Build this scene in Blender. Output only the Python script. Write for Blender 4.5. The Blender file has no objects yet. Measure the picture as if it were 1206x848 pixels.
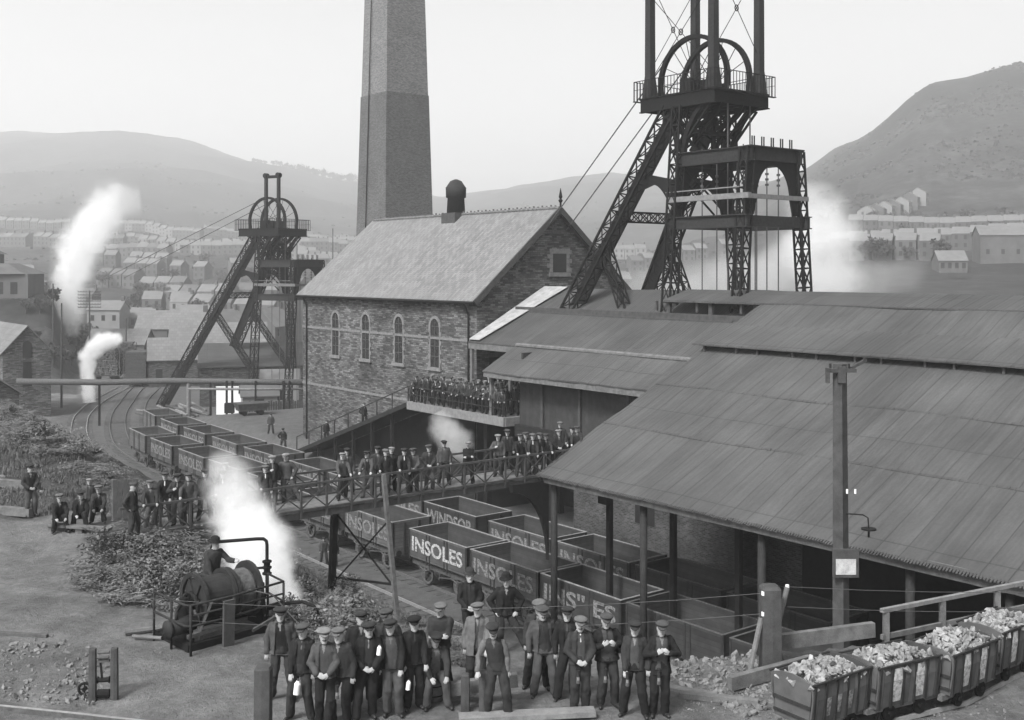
import bpy, bmesh, math, random
from mathutils import Vector, Matrix, noise
from math import sin, cos, pi, radians, sqrt, atan2
rnd = random.Random(7)
V = Vector
sc = bpy.context.scene
COL = sc.collection
# ---------------------------------------------------------------- camera, sky, sun, exposure
CAMH = 15.6
FPX, CX, HY = 1300.0, 603.0, 318.0
cam_d = bpy.data.cameras.new('camera'); cam = bpy.data.objects.new('camera', cam_d); COL.objects.link(cam)
cam.location = (0, 0, CAMH); cam.rotation_euler = (pi/2, 0, 0)
cam_d.sensor_width = 36; cam_d.lens = 36*FPX/1206; cam_d.shift_y = -(424-HY)/1206
cam_d.clip_start = .5; cam_d.clip_end = 9000
sc.camera = cam
SUN_EL, SUN_AZ = radians(48), radians(215)      # azimuth clockwise from +Y
w = bpy.data.worlds.new('World'); sc.world = w; w.use_nodes = True
nt = w.node_tree; nt.nodes.clear()
sky = nt.nodes.new('ShaderNodeTexSky'); sky.sky_type = 'NISHITA'; sky.sun_disc = False
sky.sun_elevation = SUN_EL; sky.sun_rotation = SUN_AZ; sky.dust_density = 4; sky.air_density = 1.0; sky.ozone_density = 1
bw = nt.nodes.new('ShaderNodeRGBToBW'); bg = nt.nodes.new('ShaderNodeBackground'); wo = nt.nodes.new('ShaderNodeOutputWorld')
nt.links.new(sky.outputs[0], bw.inputs[0]); nt.links.new(bw.outputs[0], bg.inputs[0]); nt.links.new(bg.outputs[0], wo.inputs[0])
bg.inputs[1].default_value = 0.115
sd = bpy.data.lights.new('sun', 'SUN'); sd.energy = 2.0; sd.angle = radians(12); sd.color = (1, 1, 1)
sun = bpy.data.objects.new('sun', sd); COL.objects.link(sun)
sdir = V((sin(SUN_AZ)*cos(SUN_EL), cos(SUN_AZ)*cos(SUN_EL), sin(SUN_EL)))
sun.rotation_euler = sdir.to_track_quat('Z', 'Y').to_euler()
sc.view_settings.view_transform = 'Standard'; sc.view_settings.look = 'None'
sc.view_settings.exposure = 1.45; sc.view_settings.gamma = 1; sc.view_settings.use_curve_mapping = False
sc.render.engine = 'CYCLES'
sc.cycles.max_bounces = 5; sc.cycles.diffuse_bounces = 2; sc.cycles.glossy_bounces = 1
sc.cycles.transmission_bounces = 1; sc.cycles.volume_bounces = 3; sc.cycles.transparent_max_bounces = 4
sc.cycles.volume_step_rate = 3.0; sc.cycles.volume_max_steps = 64
sc.cycles.use_denoising = True

# ---------------------------------------------------------------- frames: x = v (across the tracks), y = u (along them)
T = V((-.6147, .7888)); N = V((.7888, .6147)); TH = atan2(.6147, .7888)
def W(v, u, z=0.): return V((u*T.x+v*N.x, u*T.y+v*N.y, z))
def UV(x, y): return x*T.x+y*T.y, x*N.x+y*N.y
def at(px, Y, z=0.): return V(((px-CX)/FPX*Y, Y, z))
def zat(py, Y): return CAMH-(py-HY)/FPX*Y
def pv(px, v):
    r = (px-CX)/FPX
    return v*(N.x-r*N.y)/(r*T.y-T.x)
def lerp(a, b, t): return a+(b-a)*t
def sm(t): t = max(0., min(1., t)); return t*t*(3-2*t)
def interp(x, pts):
    if x <= pts[0][0]: return pts[0][1]
    for (a, b), (c, d) in zip(pts, pts[1:]):
        if x <= c: return b+(d-b)*(x-a)/(c-a)
    return pts[-1][1]

# ---------------------------------------------------------------- materials (grey: the photograph is monochrome)
K = .66   # overall reflectance level
def nodes(m): m.use_nodes = True; return m.node_tree.nodes, m.node_tree.links
class NB:
    def __init__(s, name):
        s.m = bpy.data.materials.new(name); s.n, s.l = nodes(s.m); s.p = s.n['Principled BSDF']
        s.p.inputs['Specular IOR Level'].default_value = .3
        s.tc = s.n.new('ShaderNodeTexCoord')
    def add(s, t, **k):
        x = s.n.new(t)
        for a, b in k.items(): setattr(x, a, b)
        return x
    def lk(s, a, b): s.l.new(a, b)
    def math(s, op, a, b=0., c=None):
        x = s.add('ShaderNodeMath', operation=op)
        for i, q in enumerate((a, b, c)):
            if q is None: continue
            if isinstance(q, (int, float)): x.inputs[i].default_value = q
            else: s.lk(q, x.inputs[i])
        return x.outputs[0]
    def noise(s, scale, detail=6, vec=None, rough=.6, dist=0.):
        x = s.add('ShaderNodeTexNoise'); x.inputs['Scale'].default_value = scale; x.inputs['Detail'].default_value = detail
        x.inputs['Roughness'].default_value = rough; x.inputs['Distortion'].default_value = dist
        s.lk(vec or s.tc.outputs['Object'], x.inputs['Vector']); return x.outputs['Fac']
    def rng(s, v, a, b, c, d):
        x = s.add('ShaderNodeMapRange'); s.lk(v, x.inputs[0])
        for i, q in enumerate((a, b, c, d)): x.inputs[i+1].default_value = q
        return x.outputs[0]
    def color(s, v):
        c = s.add('ShaderNodeCombineColor');
        for i in range(3): s.lk(v, c.inputs[i])
        s.lk(c.outputs[0], s.p.inputs['Base Color'])
    def bump(s, h, st, dist=.02):
        b = s.add('ShaderNodeBump'); b.inputs['Strength'].default_value = st; b.inputs['Distance'].default_value = dist
        s.lk(h, b.inputs['Height']); s.lk(b.outputs[0], s.p.inputs['Normal'])
def mat(name, g, rough=.85, var=.3, scale=3., bump=.25, metal=0., fine=40., dist=.02, k=None):
    g *= K if k is None else k
    s = NB(name); a = s.noise(scale, 8); b = s.noise(fine, 3)
    f = s.math('ADD', s.rng(a, .3, .7, 1-var, 1+var), s.rng(b, .3, .7, -var*.5, var*.5))
    s.color(s.math('MULTIPLY', f, g))
    s.p.inputs['Roughness'].default_value = rough; s.p.inputs['Metallic'].default_value = metal
    if bump: s.bump(s.math('ADD', a, s.math('MULTIPLY', b, .4)), bump, dist)
    return s.m
def wallvec(s, distort=.0):
    sp = s.add('ShaderNodeSeparateXYZ'); s.lk(s.tc.outputs['Object'], sp.inputs[0])
    sn = s.add('ShaderNodeSeparateXYZ'); s.lk(s.tc.outputs['Normal'], sn.inputs[0])
    nx = s.math('GREATER_THAN', s.math('ABSOLUTE', sn.outputs[0]), .5)
    a = s.math('ADD', s.math('MULTIPLY', sp.outputs[1], nx), s.math('MULTIPLY', sp.outputs[0], s.math('SUBTRACT', 1., nx)))
    z = sp.outputs[2]
    if distort:
        z = s.math('ADD', z, s.rng(s.noise(1.2, 3), 0, 1, -distort, distort))
        a = s.math('ADD', a, s.rng(s.noise(2.1, 3), 0, 1, -distort*2, distort*2))
    c = s.add('ShaderNodeCombineXYZ'); s.lk(a, c.inputs[0]); s.lk(z, c.inputs[1]); return c.outputs[0]
def masonry(name, g, mortar, bw_, bh, var=.5, bump=.6, distort=.0, ms=.02, stain=.25):
    g *= K; mortar *= K
    s = NB(name); vec = wallvec(s, distort)
    b = s.add('ShaderNodeTexBrick'); s.lk(vec, b.inputs['Vector'])
    b.inputs['Scale'].default_value = 1; b.inputs['Brick Width'].default_value = bw_; b.inputs['Row Height'].default_value = bh
    b.inputs['Mortar Size'].default_value = ms; b.inputs['Mortar Smooth'].default_value = .4; b.inputs['Bias'].default_value = -.1
    lo, hi = g*(1-var), g*(1+var)
    b.inputs['Color1'].default_value = (lo, lo, lo, 1); b.inputs['Color2'].default_value = (hi, hi, hi, 1); b.inputs['Mortar'].default_value = (mortar,)*3+(1,)
    q = s.add('ShaderNodeRGBToBW'); s.lk(b.outputs['Color'], q.inputs[0])
    f = s.math('MULTIPLY', q.outputs[0], s.rng(s.noise(.35, 5), .3, .7, 1-stain, 1+stain))
    f = s.math('MULTIPLY', f, s.rng(s.noise(9, 4), .3, .7, .75, 1.25))
    s.color(f); s.p.inputs['Roughness'].default_value = .95
    s.bump(s.math('ADD', s.math('SUBTRACT', 1., b.outputs['Fac']), s.math('MULTIPLY', s.noise(14, 3), .7)), bump, .04)
    return s.m
def roofing(name, g, sw, sl, line=.55, var=.14, wave=0., swap=False, rough=.75, stain=.2, ms=.02):
    g *= K
    s = NB(name); sp = s.add('ShaderNodeSeparateXYZ'); s.lk(s.tc.outputs['Object'], sp.inputs[0])
    c = s.add('ShaderNodeCombineXYZ'); i, j = (0, 1) if swap else (1, 0)
    # long side of each sheet runs down the slope
    s.lk(sp.outputs[j], c.inputs[0]); s.lk(sp.outputs[i], c.inputs[1])
    b = s.add('ShaderNodeTexBrick'); s.lk(c.outputs[0], b.inputs['Vector'])
    b.inputs['Scale'].default_value = 1; b.inputs['Brick Width'].default_value = sl; b.inputs['Row Height'].default_value = sw
    b.offset = .5 if wave == 0 else 0.; b.inputs['Mortar Size'].default_value = ms; b.inputs['Mortar Smooth'].default_value = .2; b.inputs['Bias'].default_value = 0
    lo, hi = g*(1-var), g*(1+var)
    b.inputs['Color1'].default_value = (lo, lo, lo, 1); b.inputs['Color2'].default_value = (hi, hi, hi, 1); b.inputs['Mortar'].default_value = (g*line,)*3+(1,)
    q = s.add('ShaderNodeRGBToBW'); s.lk(b.outputs['Color'], q.inputs[0])
    f = s.math('MULTIPLY', q.outputs[0], s.rng(s.noise(.3, 6), .3, .7, 1-stain, 1+stain))
    st = s.add('ShaderNodeMapping'); s.lk(c.outputs[0], st.inputs[0]); st.inputs['Scale'].default_value = (.25, 4, 1)
    f = s.math('MULTIPLY', f, s.rng(s.noise(1.2, 5, st.outputs[0]), .3, .7, 1-stain*.7, 1+stain*.7))
    f = s.math('MULTIPLY', f, s.rng(s.noise(12, 3), .3, .7, .9, 1.1))
    s.color(f); s.p.inputs['Roughness'].default_value = rough
    h = s.math('SUBTRACT', 1., b.outputs['Fac'])
    if wave:
        h = s.math('ADD', s.math('MULTIPLY', h, .6), s.math('MULTIPLY', s.math('SINE', s.math('MULTIPLY', sp.outputs[i], 2*pi/wave)), .3))
    s.bump(h, .5, .02)
    return s.m
def planks(name, g, pw, axis=2, var=.35, line=.4):
    g *= K
    s = NB(name); sp = s.add('ShaderNodeSeparateXYZ'); s.lk(s.tc.outputs['Object'], sp.inputs[0])
    t = s.math('DIVIDE', sp.outputs[axis], pw); fr = s.math('FRACT', t); fl = s.math('FLOOR', t)
    wn = s.add('ShaderNodeTexWhiteNoise', noise_dimensions='1D'); s.lk(fl, wn.inputs['W'])
    gap = s.math('GREATER_THAN', fr, .06)
    f = s.math('MULTIPLY', s.rng(wn.outputs[0], 0, 1, g*(1-var), g*(1+var)), s.rng(gap, 0, 1, line, 1))
    f = s.math('MULTIPLY', f, s.rng(s.noise(2.5, 7), .3, .7, .7, 1.3))
    s.color(f); s.p.inputs['Roughness'].default_value = .9; s.bump(gap, .5, .02)
    return s.m
M = {}
M['iron'] = mat('black_iron', .013, .75, .4, 6, .2)
M['iron2'] = mat('grey_painted_iron', .032, .75, .3, 6, .2)
for k_ in ('iron','iron2'): M[k_].node_tree.nodes['Principled BSDF'].inputs['Specular IOR Level'].default_value = .12
M['steel'] = mat('worn_rail_steel', .34, .4, .2, 8, .1, .3)
M['steel_dull'] = mat('dull_rail_steel', .12, .6, .3, 8, .1)
M['shade_black'] = mat('shade_blackened_boards', .014, .95, .4, 3, .3)  # near-black colour painting in the deep shade under ramp, pit bank and shed
M['rust'] = mat('rusty_iron', .09, .8, .4, 9, .3)
M['wood'] = mat('weathered_timber', .14, .9, .35, 4, .4)
M['wood_dark'] = mat('tarred_timber', .06, .85, .35, 4, .4)
M['wood_pale'] = mat('pale_timber', .2, .9, .25, 5, .4)
M['wagon'] = planks('wagon_planks', .075, .19, 2, .3, .3)
M['wagon2'] = planks('dusty_wagon_planks', .10, .19, 2, .3, .3)
M['wagon3'] = planks('near_black_wagon_planks', .035, .19, 2, .3, .3)  # darkest planks, for wagons at the shed end of the rows
M['wagon_in'] = planks('wagon_inside_planks', .05, .2, 2, .25, .5)
M['rim'] = mat('worn_wagon_edge_iron', .24, .7, .3, 6, .2)
def letter_mat(name, g, lo, hi):
    s = NB(name); n = s.noise(9, 6, rough=.75); s.color(s.rng(n, lo, hi, .055, g)); s.p.inputs['Roughness'].default_value = .9; return s.m
M['letter'] = letter_mat('worn_white_lettering', .42, .36, .58)
M['letter2'] = letter_mat('faded_white_lettering', .21, .4, .62)
M['stone'] = masonry('rubble_stone_wall', .125, .075, .42, .13, .6, .9, .06, .018, .5)
M['stone_far'] = masonry('dark_rubble_wall', .085, .05, .42, .13, .6, .8, .05, .018)
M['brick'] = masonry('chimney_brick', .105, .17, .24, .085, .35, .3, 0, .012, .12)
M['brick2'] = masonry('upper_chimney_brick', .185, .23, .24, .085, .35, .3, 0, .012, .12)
M['brick_wall'] = masonry('sooty_brick_wall', .06, .08, .24, .085, .5, .5, .01, .015, .5)
M['dress'] = mat('pale_dressed_stone', .19, .9, .3, 5, .3)
M['slate'] = roofing('slate_roof', .19, .24, .34, .6, .2, 0, rough=.55, stain=.12, ms=.012)
M['slate2'] = roofing('far_slate_roof', .17, .5, .6, .75, .12, 0, rough=.6, stain=.15, ms=.03)
M['sheet'] = roofing('tarred_board_roof', .074, .82, 4.6, .62, .08, .2, stain=.24, ms=.025)
M['sheet2'] = roofing('sooty_board_roof', .066, .6, 5.2, .6, .1, .2, stain=.25, ms=.02)
M['sheet_pale'] = mat('pale_sheeting', .36, .8, .3, 2, .3)
M['corr'] = planks('dark_corrugated_wall', .04, .3, 1, .12, .7)
M['white'] = mat('limewashed_wall', .9, .9, .12, 2, .2)
M['glass'] = mat('dark_window_glass', .03, .25, .2, 3, 0)
M['rope'] = mat('steel_rope', .08, .7, .2, 9, 0)
M['panel'] = letter_mat('chalky_worn_panel', .4, .3, .62)
M['tub'] = planks('tub_side_boards', .085, .16, 0, .3, .5)
M['ballast'] = mat('coal_dust_ballast', .09, .95, .3, 1.5, .8, fine=14, dist=.05)
M['sleeper'] = mat('old_sleeper_wood', .08, .9, .35, 3, .4)
M['rock'] = mat('pale_shale_rock', .25, .9, .6, 3.5, .5, fine=17.)
M['rock_dark'] = mat('grey_stone', .17, .9, .4, 4, .5)
M['paper'] = mat('weathered_notice', .5, .8, .3, 6, .1)
M['ceramic'] = mat('white_ceramic', .9, .3, .05, 3, 0)
M['hillwall'] = mat('far_house_wall', .12, .9, .2, .4, 0)
M['hillwall_w'] = mat('far_white_house_wall', .26, .9, .1, .4, 0)
M['hillwall_d'] = mat('far_dark_house_wall', .09, .9, .2, .4, 0)
M['hillroof'] = mat('far_roof', .17, .7, .2, .6, 0)
M['hillroof_d'] = mat('far_dark_roof', .11, .7, .2, .6, 0)

# ---------------------------------------------------------------- mesh building
class MB:
    def __init__(s): s.v = []; s.f = []
    def quadbox(s, c8):
        i = len(s.v); s.v += [V(c) for c in c8]
        for q in ((0,3,2,1),(4,5,6,7),(0,1,5,4),(1,2,6,5),(2,3,7,6),(3,0,4,7)): s.f.append(tuple(i+k for k in q))
        return s
    def box(s, x0, y0, z0, x1, y1, z1):
        if x0 > x1: x0, x1 = x1, x0
        if y0 > y1: y0, y1 = y1, y0
        if z0 > z1: z0, z1 = z1, z0
        return s.quadbox([(x0,y0,z0),(x1,y0,z0),(x1,y1,z0),(x0,y1,z0),(x0,y0,z1),(x1,y0,z1),(x1,y1,z1),(x0,y1,z1)])
    def bar(s, p, q, w_, h=None, up=(0,0,1)):
        p, q = V(p), V(q); h = h or w_; d = (q-p)
        if d.length < 1e-6: return s
        d.normalize(); u = V(up)
        if abs(d.dot(u)) > .98: u = V((0,1,0))
        a = d.cross(u).normalized()*w_/2; b = a.cross(d).normalized()*h/2
        return s.quadbox([p-a-b, p+a-b, q+a-b, q-a-b, p-a+b, p+a+b, q+a+b, q-a+b])
    def tube(s, pts, r, n=8, r2=None, cap=True):
        pts = [V(p) for p in pts]; i0 = len(s.v); m = len(pts)
        prev = None
        for k, p in enumerate(pts):
            d = (pts[min(k+1, m-1)]-pts[max(k-1, 0)]).normalized()
            if prev is None:
                a = d.cross(V((0,0,1)))
                if a.length < .1: a = d.cross(V((0,1,0)))
            else: a = prev-d*prev.dot(d)
            a.normalize(); prev = a; b = d.cross(a)
            rr = r if r2 is None else lerp(r, r2, k/(m-1))
            if isinstance(r, (list, tuple)): rr = r[k]
            for j in range(n):
                t = 2*pi*j/n; s.v.append(p+a*cos(t)*rr+b*sin(t)*rr)
        for k in range(m-1):
            for j in range(n):
                a0 = i0+k*n+j; a1 = i0+k*n+(j+1) % n
                s.f.append((a0, a1, a1+n, a0+n))
        if cap: s.f.append(tuple(i0+j for j in reversed(range(n)))); s.f.append(tuple(i0+(m-1)*n+j for j in range(n)))
        return s
    def capsule(s, p, r1, q, r2, n=10, flat=1., fdir=None):
        p, q = V(p), V(q); d = q-p; L = d.length or 1e-4; d = d/L if L > 1e-4 else V((0,0,1))
        pts, rr = [], []
        for t in (80, 50, 22): pts.append(p-d*r1*sin(radians(t))); rr.append(r1*cos(radians(t)))
        for k in range(5): pts.append(p.lerp(q, k/4)); rr.append(lerp(r1, r2, k/4))
        for t in (22, 50, 80): pts.append(q+d*r2*sin(radians(t))); rr.append(r2*cos(radians(t)))
        i = len(s.v); s.tube(pts, rr, n)
        if flat != 1. and fdir is not None:
            fd = V(fdir).normalized()
            for k in range(i, len(s.v)):
                o = s.v[k]-p; s.v[k] = s.v[k]-fd*o.dot(fd)*(1-flat)
        return s
    def loft(s, rings, n=16, e=2.):
        i0 = len(s.v)
        for c, rx, ry in rings:
            c = V(c)
            for j in range(n):
                t = 2*pi*j/n; x, y = cos(t), sin(t)
                if e != 2.: x = math.copysign(abs(x)**(2/e), x); y = math.copysign(abs(y)**(2/e), y)
                s.v.append(c+V((x*rx, y*ry, 0)))
        for k in range(len(rings)-1):
            for j in range(n):
                a0 = i0+k*n+j; a1 = i0+k*n+(j+1) % n; s.f.append((a0, a1, a1+n, a0+n))
        s.f.append(tuple(i0+j for j in reversed(range(n)))); m = len(rings)-1; s.f.append(tuple(i0+m*n+j for j in range(n)))
        return s
    def prism(s, poly, p0, ax, ay, ext):
        # polygon in the plane (ax, ay) through p0, pushed along ext
        p0, ax, ay, ext = V(p0), V(ax), V(ay), V(ext); i = len(s.v); n = len(poly)
        for e in (0, 1):
            for a, b in poly: s.v.append(p0+ax*a+ay*b+ext*e)
        s.f.append(tuple(i+k for k in reversed(range(n)))); s.f.append(tuple(i+n+k for k in range(n)))
        for k in range(n): s.f.append((i+k, i+(k+1) % n, i+n+(k+1) % n, i+n+k))
        return s
    def slab(s, a, b, c, d, t):
        # quad a b c d given thickness t downwards
        a, b, c, d = V(a), V(b), V(c), V(d); z = V((0,0,t))
        return s.quadbox([a-z, b-z, c-z, d-z, a, b, c, d])
    def lattice(s, p, q, w_, d_, side, bays, ch=.09, lw=.05):
        # laced box girder from p to q, w_ wide along side, d_ deep across
        p, q = V(p), V(q); ax = (q-p).normalized(); a = V(side); a = (a-ax*a.dot(ax)).normalized(); b = ax.cross(a).normalized()
        cs = [(a*sx*w_/2+b*sy*d_/2) for sx, sy in ((-1,-1),(1,-1),(1,1),(-1,1))]
        for c in cs: s.bar(p+c, q+c, ch, ch, a)
        for k in range(bays):
            t0, t1 = k/bays, (k+1)/bays; P0, P1 = p.lerp(q, t0), p.lerp(q, t1)
            for j in range(4):
                c0, c1 = cs[j], cs[(j+1) % 4]
                nrm = (c0+c1).normalized()
                s.bar(P0+c0, P1+c1, lw, .02, nrm); s.bar(P0+c1, P1+c0, lw, .02, nrm)
                s.bar(P1+c0, P1+c1, lw, .02, nrm)
        return s
    def xf(s, mtx, i=0):
        for k in range(i, len(s.v)): s.v[k] = mtx @ s.v[k]
        return s
    def join(s, o):
        i = len(s.v); s.v += o.v; s.f += [tuple(i+k for k in f) for f in o.f]; return s
def sheet_grid(v0, u0, v1, u1, zf, nv, nu, t=.07, amp=.045, lip=.02):
    b = MB(); n = (nv+1)*(nu+1)
    for lay in (0, 1):
        for i in range(nv+1):
            for j in range(nu+1):
                v, u = lerp(v0, v1, i/nv), lerp(u0, u1, j/nu)
                z = zf(v)+noise.noise(V((v*.35, u*.22, v0)))*amp*2+noise.noise(V((v*1.1, u*.8, v0+5)))*amp*.35-(t if lay else 0)
                b.v.append(V((v+(noise.noise(V((u*1.7, v0, 2)))*.05 if i in (0,) else 0), u+(noise.noise(V((v*1.3, u0, 7)))*.05 if j in (0, nu) else 0), z)))
    for i in range(nv):
        for j in range(nu):
            a = i*(nu+1)+j; b.f.append((a, a+nu+1, a+nu+2, a+1)); b.f.append((n+a, n+a+1, n+a+nu+2, n+a+nu+1))
    for i in range(nv):
        for j in (0, nu): a = i*(nu+1)+j; c = a+nu+1; b.f.append((a, c, n+c, n+a))
    for j in range(nu):
        for i in (0, nv): a = i*(nu+1)+j; c = a+1; b.f.append((a, c, n+c, n+a))
    return b
ORG = {}
def mesh_of(name, mb, m, org=V((0,0,0)), smooth=False):
    me = bpy.data.meshes.new(name); me.from_pydata([tuple(p-org) for p in mb.v], [], mb.f)
    for x in (m if isinstance(m, (list, tuple)) else [m]): me.materials.append(x)
    if smooth:
        for p in me.polygons: p.use_smooth = True
    me.update(); return me
def obj(name, mb, m, parent=None, smooth=False, label=None, org=None):
    o0 = V((0,0,0)) if parent is None and org is None else (org if org is not None else ORG.get(parent.name, V((0,0,0))))
    o = bpy.data.objects.new(name, mesh_of(name, mb, m, o0, smooth)); COL.objects.link(o)
    if parent is not None: o.parent = parent; ORG[o.name] = o0
    if label: o['label'] = label
    return o
def tag(o, label=None, cat=None, group=None, kind=None):
    if label: o['label'] = label
    if cat: o['category'] = cat
    if group: o['group'] = group
    if kind: o['kind'] = kind
    return o
def thing(name, label, cat, loc=(0,0,0), rz=0., group=None, absolute=False):
    o = bpy.data.objects.new(name, None); COL.objects.link(o); o.location = loc; o.rotation_euler = (0,0,rz); o.empty_display_size = .3
    tag(o, label, cat, group); return o
def fthing(name, label, cat, v, u, z=0., group=None):
    "a thing whose parts are given in colliery coordinates (v, u, z)"
    o = thing(name, label, cat, W(v, u, z), TH, group); ORG[o.name] = V((v, u, z)); return o
def fobj(name, mb, m, label, cat, group=None, kind=None, smooth=False):
    c = V((sum(p.x for p in mb.v)/len(mb.v), sum(p.y for p in mb.v)/len(mb.v), min(p.z for p in mb.v)))
    o = obj(name, mb, m, None, smooth, label, org=c); o.location = W(c.x, c.y, c.z); o.rotation_euler = (0,0,TH)
    tag(o, label, cat, group, kind); return o
def wobj(name, mb, m, label, cat, group=None, kind=None, smooth=False):
    c = V((sum(p.x for p in mb.v)/len(mb.v), sum(p.y for p in mb.v)/len(mb.v), min(p.z for p in mb.v)))
    o = obj(name, mb, m, None, smooth, label, org=c); o.location = c
    tag(o, label, cat, group, kind); return o
def dup(o, loc=None, rz=None, label=None, group=None, parent=None, scale=None):
    c = o.copy(); COL.objects.link(c)
    if parent is not None: c.parent = parent
    if loc is not None: c.location = loc
    if rz is not None: c.rotation_euler = (0,0,rz)
    if scale is not None: c.scale = scale
    if label: c['label'] = label
    if group: c['group'] = group
    for ch in list(o.children): dup(ch, parent=c)
    return c

# ---------------------------------------------------------------- terrain
LIP = [(-60,27),(10,27),(12.5,25),(14.5,20),(16,16.8),(18,15.6),(20,14.2),(22.4,12.3),(26.7,10.8),(31,10.2),(34,12.6),(38,12.6),(45,13.4),(55,14.4),(64,15.),(80,16),(100,18)]
TOE = [(-60,28.2),(12,28.2),(16,27.2),(90,27.2),(98,27.6),(105,28),(112,29.8),(121,33),(132,37.5),(143,43),(152,49),(170,58)]
TOP = [(-60,7.5),(28,7.48),(34,7.2),(40,7.5),(50,8.4),(64,8.6),(80,6.5),(95,3.2),(110,1.6),(150,1.0)]
RY = [170,250,350,450,600,800,1100,1500,1900,2400,3200]
TAB = [(-400,[430,385,345,322,295,270,240,200,165,172,180]),(0,[430,388,350,325,298,272,240,195,158,163,170]),
 (150,[433,395,355,328,298,270,238,190,156,161,168]),(300,[433,395,355,330,303,280,255,220,190,195,200]),
 (420,[433,395,358,335,310,288,264,238,214,218,222]),(520,[430,395,360,338,315,294,272,250,234,238,240]),
 (620,[425,390,355,335,312,292,268,240,220,224,228]),(740,[415,380,350,330,308,288,262,235,212,216,220]),
 (850,[400,365,335,315,290,264,245,228,214,218,222]),(940,[385,345,315,290,255,212,214,220,222,225,228]),
 (1000,[380,335,300,275,225,172,176,190,200,210,215]),(1100,[375,330,292,262,180,105,112,130,150,170,180]),
 (1206,[375,328,285,250,160,90,98,115,130,145,150]),(1700,[375,325,275,235,120,30,40,60,70,85,90])]
def farz(px, Y):
    Y = max(Y, 100.); lg = math.log(Y)
    ls = [math.log(q) for q in RY]
    def col(ys):
        if lg <= ls[0]: return zat(ys[0], RY[0])
        if lg >= ls[-1]: return zat(ys[-1], RY[-1])
        for i in range(len(ls)-1):
            if lg <= ls[i+1]:
                t = (lg-ls[i])/(ls[i+1]-ls[i]); zs = [zat(ys[k], RY[k]) for k in range(len(RY))]
                p0 = zs[max(i-1, 0)]; p1 = zs[i]; p2 = zs[i+1]; p3 = zs[min(i+2, len(zs)-1)]
                m1 = (p2-p0)/2; m2 = (p3-p1)/2
                return (2*t**3-3*t*t+1)*p1+(t**3-2*t*t+t)*m1+(-2*t**3+3*t*t)*p2+(t**3-t*t)*m2
    px = max(TAB[0][0], min(TAB[-1][0]-1e-3, px))
    for (a, ya), (b, yb) in zip(TAB, TAB[1:]):
        if px <= b:
            t = (px-a)/(b-a); t = sm(t)*.5+t*.5; return lerp(col(ya), col(yb), t)
def nearz(x, y):
    u, v = UV(x, y); lip = interp(u, LIP); toe = interp(u, TOE); top = interp(u, TOP)
    if u > 42 and v < lip: top += .10*(lip-v)*sm((u-42)/10)*sm((110-u)/30)
    t = (v-lip)/(toe-lip); t = max(0., min(1., t)); z = top*(1-(t*.72+sm(t)*.28))
    if t >= 1 or u > 60:
        z += 1.9*sm((v-38.3)/3.4)*sm((u-68)/6)*sm((112-u)/14)
    # mound on the left that carries the tank house
    z += 11*sm((88-(CX+FPX*x/max(y,1.)))/34)*sm((y-142)/26)*sm((300-y)/60)
    return z
def hz(x, y):
    r = max(y, 1.)
    t = sm((y-138)/34)
    n_ = 0.
    if t < 1: a = nearz(x, y)
    if t > 0:
        b = farz(CX+FPX*x/r, y) if y > 0 else 0
        n2 = noise.fractal(V((x*.004, y*.004, 3.)), 1., 2., 5)*min(1, (y-140)/600)*16
        b += n2
        if y < 320: b += 11*sm((88-(CX+FPX*x/max(y,1.)))/34)*sm((y-142)/26)*sm((300-y)/60)
    if t <= 0: return a
    if t >= 1: return b
    return lerp(a, b, t)
GRID = []
def ground_zone(x, y):
    u, v = UV(x, y); lip = interp(u, LIP); toe = interp(u, TOE)
    t = (v-lip)/(toe-lip); g = k = 0.
    nn = noise.noise(V((x*.35, y*.35, 0)))*.5+noise.noise(V((x*1.3, y*1.3, 5)))*.3
    if u < 130:
        g = sm((t+.02+nn*.35)/.12)*sm((1.0-t+nn*.12)/.12)
        if u > 38: g = max(g, sm((u-38+nn*6)/4)*sm((1.0-t+nn*.12)/.12))
    k = sm((t-.97+nn*.08)/.06)*sm((175-y)/30)
    if u < 15: g *= .15
    if y > 120: g = max(g, sm((y-140)/40)*(1-k))
    if y > 138 and CX+FPX*x/y < 92: g, k = 1., 0.
    # grassy patches on the terrace at the bottom left
    if u < 38 and t < 0: g = max(g, sm((nn-.05)*3)*.55*sm((-6-x)/4))
    return g, k
def build_ground(name, radii, a0, a1, na, fine):
    me = bpy.data.meshes.new(name); vs = []; fs = []; cols = []
    for r in radii:
        for j in range(na+1):
            a = lerp(a0, a1, j/na); x, y = r*math.tan(a) if False else r*sin(a), r*cos(a)
            z = hz(x, y)
            g, k = ground_zone(x, y) if r < 200 else (1., 0.)
            if fine:
                amp = .10+.16*g*(1-k); amp *= (1-.7*k)
                u_, v_ = UV(x, y)
                z += noise.fractal(V((x*.9, y*.9, 1.)), .8, 2.1, 5)*amp*.6
                if 27.4 < v_ and r < 150: z = z-.12*0
            vs.append((x, y, z)); cols.append((g, k, 0, 1))
    nr = len(radii)
    for i in range(nr-1):
        for j in range(na):
            a = i*(na+1)+j; fs.append((a, a+1, a+na+2, a+na+1))
    me.from_pydata(vs, [], fs); ca = me.color_attributes.new('zone', 'FLOAT_COLOR', 'POINT')
    for i, c in enumerate(cols): ca.data[i].color = c
    for p in me.polygons: p.use_smooth = True
    o = bpy.data.objects.new(name, me); COL.objects.link(o); return o
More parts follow.
